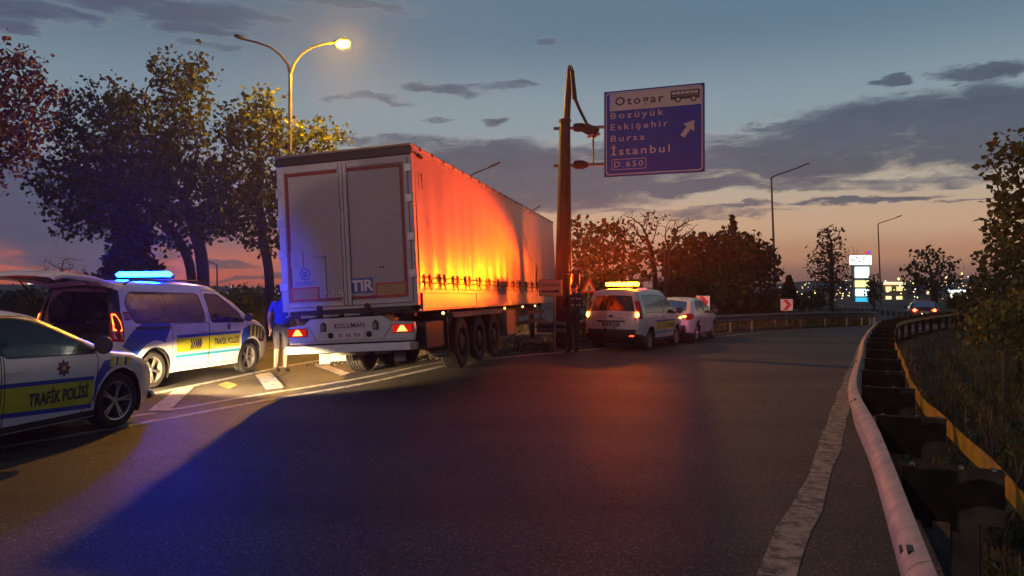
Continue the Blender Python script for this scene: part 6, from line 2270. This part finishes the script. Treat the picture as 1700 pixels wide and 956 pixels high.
for _ in range(22): spots.append((rs2.uniform(330, 478), rs2.normal(488, 7), 260, rs2.randint(2), rs2.uniform(.4, .9)))
for q in ((345, 486, 200, 0, 2.2), (357, 484, 200, 0, 1.2), (433, 508, 200, 1, 2.2), (395, 508, 200, 1, 1.3), (1570, 459, 260, 0, 3.2), (1492, 463, 260, 2, 2.2), (1482, 474, 260, 2, 2), (1516, 470, 260, 2, 1.7), (1597, 454, 300, 2, 1.6), (1459, 459, 260, 1, 1.2), (1522, 463, 260, 2, 1.3)): spots.append(q)
V, F, mi = [], [], []
for px, py, Y, m, s in spots:
    c = np.array(PX(px, py, Y)); r = s * Y / FPX * 1.0
    b0 = len(V)
    V += (oct_v * r + c).tolist(); F += (oct_f + b0).tolist(); mi += [m] * 8
tag(link('town_lights', np_mesh('town_lights', V, F, [emis('town_amber', (1, .55, .18), 5), emis('town_white', (.9, .95, 1), 4), emis('town_yellow', (1, .85, .2), 5)], mi)), kind='stuff')
# ------------------------------------------------------------------ people
M['skin'] = mat('skin', (.42, .25, .18), .55, var=.06, scale=9)
M['hair'] = mat('hair', (.022, .016, .012), .6)
M['blue_shirt'] = mat('blue_polo', (.02, .05, .34), .8, var=.12, scale=9, bump=.3, bscale=12)
M['dark_trouser'] = mat('dark_trousers', (.030, .028, .03), .85, var=.2, scale=9, bump=.3, bscale=12)
M['trouser_lit'] = mat('lit_dark_trousers', (.16, .125, .085), .85, var=.2, scale=8, bump=.4, bscale=10)  # lower legs of the dark trousers, headlight glow put into the colour
M['uniform'] = mat('dark_uniform', (.022, .022, .03), .8, var=.2, scale=9, bump=.3, bscale=12)
M['shoe'] = mat('shoe', (.02, .018, .016), .5)
def person(label, loc, rz, J, mats, belt=True, cut=.62, hair=True, vest=False, scale=1.0):
    """J: joint dict name -> (x, y, z, radius); bones listed below; faces +Y"""
    bones = [('pelvis', 'spine'), ('spine', 'chest'), ('chest', 'neckb'), ('neckb', 'neck'), ('neck', 'head'), ('head', 'crown')]
    for s in 'lr':
        bones += [('chest', 'sh' + s), ('sh' + s, 'el' + s), ('el' + s, 'wr' + s), ('wr' + s, 'ha' + s), ('pelvis', 'hip' + s), ('hip' + s, 'kn' + s), ('kn' + s, 'an' + s), ('an' + s, 'toe' + s)]
    names = list(J)
    me = bpy.data.meshes.new('p')
    me.from_pydata([J[n][:3] for n in names], [(names.index(a), names.index(b)) for a, b in bones], [])
    o = bpy.data.objects.new('p', me)
    COL.objects.link(o)
    sk = o.modifiers.new('s', 'SKIN')
    for i, n in enumerate(names):
        d = me.skin_vertices[0].data[i]
        r = J[n][3]
        d.radius = r if isinstance(r, tuple) else (r, r)
        d.use_root = n == 'pelvis'
    sb = o.modifiers.new('u', 'SUBSURF'); sb.levels = 2; sb.render_levels = 2
    dg = bpy.context.evaluated_depsgraph_get()
    m2 = bpy.data.meshes.new_from_object(o.evaluated_get(dg))
    bpy.data.objects.remove(o); bpy.data.meshes.remove(me)
    V = [tuple(v.co) for v in m2.vertices]; F = [list(p.vertices) for p in m2.polygons]
    bpy.data.meshes.remove(m2)
    jp = {n: Vector(J[n][:3]) for n in names}
    def near(p):
        best = None
        for a, b in bones:
            A, B = jp[a], jp[b]; d = B - A
            t = max(0, min(1, (p - A).dot(d) / d.length_squared))
            ra = J[a][3] if not isinstance(J[a][3], tuple) else min(J[a][3]); rb = J[b][3] if not isinstance(J[b][3], tuple) else min(J[b][3])
            dd = (p - A - d * t).length - (ra + (rb - ra) * t)
            if best is None or dd < best[0]: best = (dd, a, b, t)
        return best
    # material slots: 0 skin 1 top 2 trousers 3 lower trousers 4 shoes
    mi = []
    for f in F:
        c = sum((Vector(V[i]) for i in f), Vector()) / len(f)
        _, a, b, t = near(c)
        if b in ('neck', 'head', 'crown'): mi.append(0)
        elif b[:2] == 'ha' or (b[:2] == 'wr' and mats[5]): mi.append(0)
        elif b[:2] == 'el' and mats[5] and t > cut: mi.append(0)
        elif b[:3] == 'toe' or (b[:2] == 'an' and t > .93): mi.append(4)
        elif b[:2] in ('kn', 'hi'): mi.append(2)
        elif b[:2] == 'an': mi.append(3)
        elif c.z < jp['pelvis'].z + .02: mi.append(2)
        else: mi.append(1)
    mb = MB(); mb.v, mb.f, mb.m = V, F, mi
    # hands: palm already grown, add five curled fingers
    for s in 'lr':
        h, w = jp['ha' + s], jp['wr' + s]
        d = (h - w).normalized()
        fwd = Vector((0, 1, 0)); fwd = (fwd - d * fwd.dot(d)).normalized()
        inn = d.cross(fwd) * (1 if s == 'r' else -1)
        for k in range(4):
            b0 = h + d * .012 + fwd * (.027 - .018 * k)
            L_ = (.070, .078, .073, .058)[k]
            mb.tube([b0 - d * .02, b0 + d * L_ * .45 + inn * .006, b0 + d * L_ * .8 + inn * .022, b0 + d * L_ * .95 + inn * .036], [.0095, .009, .008, .0065], 6, 0)
        b0 = h - d * .035 + fwd * .028
        mb.tube([b0, b0 + fwd * .025 + d * .028, b0 + fwd * .028 + d * .058 + inn * .01], [.012, .010, .008], 6, 0)
    # face, ears
    hc = jp['head']; up = (jp['crown'] - jp['head']).normalized()
    hf = Vector(J.get('look', (0, 1, 0))[:3]) if 'look' in J else Vector((0, 1, 0))
    r_ = hf.cross(up).normalized()
    R = J['head'][3] if not isinstance(J['head'][3], tuple) else J['head'][3][0]
    c = hc + up * .045
    mb.add([c + hf * R * 1.28 - up * .03, c + hf * R * .95 + up * .015, c + hf * R * .95 - up * .035 + r_ * .017, c + hf * R * .95 - up * .035 - r_ * .017], [(0, 1, 2), (0, 3, 1), (0, 2, 3)], 0)
    for s_ in (-1, 1):
        mb.ball(c + hf * R * .93 + r_ * s_ * .032 + up * .008, .011, 4, 4)
        mb.tube([c + r_ * s_ * R * .95 - up * .035, c + r_ * s_ * (R * 1.08) + up * .0 - hf * .012, c + r_ * s_ * R * .98 + up * .03], [.008, .018, .009], 6, 0)
    mb.tube([c + hf * R * .97 - up * .062 + r_ * .022, c + hf * R * 1.0 - up * .060, c + hf * R * .97 - up * .062 - r_ * .022], .005, 5, 4)
    t = thing('person', label, 'person', loc, rz)
    t.scale = (scale,) * 3
    mb.build('body', [M['skin'], mats[0], mats[1], mats[2], mats[3]], t, smooth=True, angle=60)
    if hair:
        hb = MB()
        prof = [(R * 1.10 * math.cos(a), R * 1.10 * math.sin(a)) for a in np.linspace(-.55, PI / 2 - .02, 9)]
        hb.lathe(prof, (0, 0, 0), 'Z', 20)
        vs = []
        for p in hb.v:
            q = Vector(p); fr = max(0, q.y / (R * 1.1))
            z = q.z if q.y < .3 * R else max(q.z, .35 * R * fr + .1 * R)
            vs.append(c + r_ * q.x + hf * (q.y - .012) + up * (z * 1.08 + .012))
        hb.v = [tuple(v) for v in vs]
        hb.build('hair', M['hair'], t, smooth=True, angle=70)
    if belt:
        bb = MB(); pz = jp['pelvis'].z + .03
        bb.lathe([(1, -.022), (1.02, 0), (1, .022)], (0, 0, 0), 'Z', 24)
        bb.v = [(jp['pelvis'].x + p[0] * (mats[6] if len(mats) > 6 else .178), jp['pelvis'].y + p[1] * .135, pz + p[2]) for p in bb.v]
        bb.box((jp['pelvis'].x + .165, jp['pelvis'].y - .02, pz - .05), (.05, .07, .16)); bb.box((jp['pelvis'].x - .10, jp['pelvis'].y - .125, pz), (.06, .04, .06))
        bb.build('belt', M['shoe'], t)
    if vest:
        vb = MB()
        for z in (1.20, 1.36):
            for x in (-.10, .02, .10): vb.box((jp['chest'].x + x, -.155 + .02 * (z > 1.3), z), (.05, .008, .025))
        vb.build('reflective_strip', M['sign_bright'], t)
    return t
J1 = {'pelvis': (0, 0, .96, (.165, .125)), 'spine': (.005, .005, 1.12, (.160, .118)), 'chest': (.015, .02, 1.33, (.185, .125)), 'neckb': (.03, .035, 1.475, .075), 'neck': (.04, .055, 1.53, .055), 'head': (.05, .08, 1.60, (.078, .092)), 'crown': (.055, .085, 1.69, (.070, .082)),
      'shl': (-.185, .01, 1.43, .066), 'ell': (-.265, -.02, 1.15, .046), 'wrl': (-.285, .05, .90, .033), 'hal': (-.285, .07, .825, (.018, .038)),
      'shr': (.205, .03, 1.43, .066), 'elr': (.285, .06, 1.16, .046), 'wrr': (.275, .22, .98, .033), 'har': (.265, .285, .95, (.018, .038)),
      'hipl': (-.095, 0, .90, .100), 'knl': (-.10, .015, .50, .068), 'anl': (-.105, -.03, .09, .046), 'toel': (-.115, .12, .04, .040),
      'hipr': (.095, .01, .90, .100), 'knr': (.085, .05, .50, .068), 'anr': (.075, .03, .09, .046), 'toer': (.085, .18, .04, .040)}
c = Vector(((467 - CX) / FPX * 15.1, 15.1, 0))
person('officer in blue short sleeved shirt seen from behind at the trailer rear corner', (c.x, c.y, float(hgt(c.x, c.y)) + .0), R_(-14), J1, [M['blue_shirt'], M['dark_trouser'], M['trouser_lit'], M['shoe'], None, True])
J2 = dict(J1)
J2.update({'wrl': (-.12, .26, 1.10, .034), 'hal': (-.06, .30, 1.14, (.018, .036)), 'ell': (-.255, .04, 1.15, .05), 'elr': (.255, .04, 1.15, .05), 'wrr': (.14, .26, 1.12, .034), 'har': (.08, .30, 1.16, (.018, .036)),
           'toer': (.11, .16, .04, .040), 'anr': (.10, .0, .09, .046), 'knr': (.10, .03, .50, .07)})
person('officer in dark uniform standing before the sign pole', (1.58, 19.1, float(hgt(1.58, 19.1))), R_(20), J2, [M['uniform'], M['uniform'], M['uniform'], M['shoe'], None, False], vest=True, scale=1.04)

# ------------------------------------------------------------------ added unseen behind the photographer: fill lamp, floodlight, saloon blocking light
b = Vector((-12, -17, 0))
t = thing('street_lamp', 'added unseen fill lamp behind the photographer, built as a single arm street lamp', 'street lamp', tuple(b))  # added lamp, put in to wash the trailer doors with light
mb = MB(); mb.tube([(0, 0, -.1), (0, 0, 9.6)], [.1, .06], 10); mb.build('post', M['lamp_steel'], t, smooth=True)
mb = MB(); mb.tube([(0, 0, 9.55), (-.3, 0, 9.75), (-2.0, .4, 10.1)], .045, 8); a = mb.build('arm', M['lamp_steel'], t, smooth=True)
mb = MB(); head(mb, Vector((-2.0, .4, 10.1)), (-1, .2, .1)); hd_ = mb.build('lamp_head', M['lamp_head'], a, smooth=True)
l = bpy.data.lights.new('added_fill_light', 'POINT'); l.energy = 3300; l.color = (1, .76, .62); l.shadow_soft_size = .15
o = bpy.data.objects.new('added_fill_light', l); COL.objects.link(o); o.parent = t; o.location = (-2.35, .47, 9.95)
t = thing('added_flood_stand', 'added unseen floodlight on a tripod behind the photographer', 'floodlight', (-1.44, -8.9, 0))  # added source, put in to light the road edges and guardrail
mb = MB()
for k in range(3): mb.tube([(0, 0, .5), (.4 * math.cos(k * 2.1), .4 * math.sin(k * 2.1), 0)], .014, 6)
mb.tube([(0, 0, .4), (0, 0, .6)], .018, 6); mb.build('tripod', M['dark_steel'], t)
mb = MB(); mb.box((0, 0, .70), (.3, .10, .2)); mb.build('flood_head', M['black_plastic'], t, bevel=.01)
mb = MB(); mb.box((0, .053, .70), (.26, .006, .16)); mb.build('flood_glass', emis('flood_glow', (1, .7, .55), 20), t)
l = bpy.data.lights.new('added_flood', 'SPOT'); l.energy = 2400; l.color = (1, .70, .58); l.spot_size = R_(110); l.spot_blend = .4; l.shadow_soft_size = .06
o = bpy.data.objects.new('added_flood', l); COL.objects.link(o); o.parent = t; o.location = (0, .10, .70); o.rotation_euler = (R_(90), 0, R_(-8))
t, _, _ = saloon('police_car', 'added unseen white police saloon right behind the photographer, blocking the floodlight', 'police car', (-1.25, -2.05, 0), 0, True)  # added blocker, its shadow makes the dark wedge on the road

lb = lightbar(t, -.45, 1.545, 1.1, None)  # added light bar, put in to tint the hatchback pink and road blue
for sd, col, en, hd_a, sz in ((-1, (1, .16, .38), 9000, -17, 12), (1, (.02, .03, 1), 330, 10, 34)):
    mb = MB(); mb.lathe([(.001, -.26), (.7, -.255), (1, -.22), (1, .22), (.7, .255), (.001, .26)], (0, 0, 0), 'Y', 12)
    mb.v = [(-.45 + p[0] * .11, sd * .27 + p[1], 1.615 + p[2] * .05) for p in mb.v]
    mb.build('light_lens', emis('bar_lens', col, 20), lb, smooth=True)
    l = bpy.data.lights.new('added_bar_beam', 'SPOT'); l.energy = en; l.color = col; l.spot_size = R_(sz); l.spot_blend = 1.0; l.shadow_soft_size = .12
    o = bpy.data.objects.new('added_bar_beam', l); COL.objects.link(o); o.parent = t
    o.location = (-.28, sd * .27, 1.62); o.rotation_euler = (0, R_(-90 + (1.5 if sd < 0 else 17)), R_(hd_a))
b_ = R_(-22)

# ------------------------------------------------------------------ added thin air volume that gives the lamps halos
m = bpy.data.materials.new('halo_haze')
m.use_nodes = True
m.node_tree.nodes.clear()
pv = m.node_tree.nodes.new('ShaderNodeVolumePrincipled')
pv.inputs['Color'].default_value = (.9, .9, .92, 1)
pv.inputs['Density'].default_value = .0007
pv.inputs['Anisotropy'].default_value = .55
mo = m.node_tree.nodes.new('ShaderNodeOutputMaterial')
m.node_tree.links.new(pv.outputs[0], mo.inputs['Volume'])
mb = MB(); mb.bb((-440, -70, -5), (440, 480, 16))
tag(mb.build('halo_haze', m), kind='stuff')
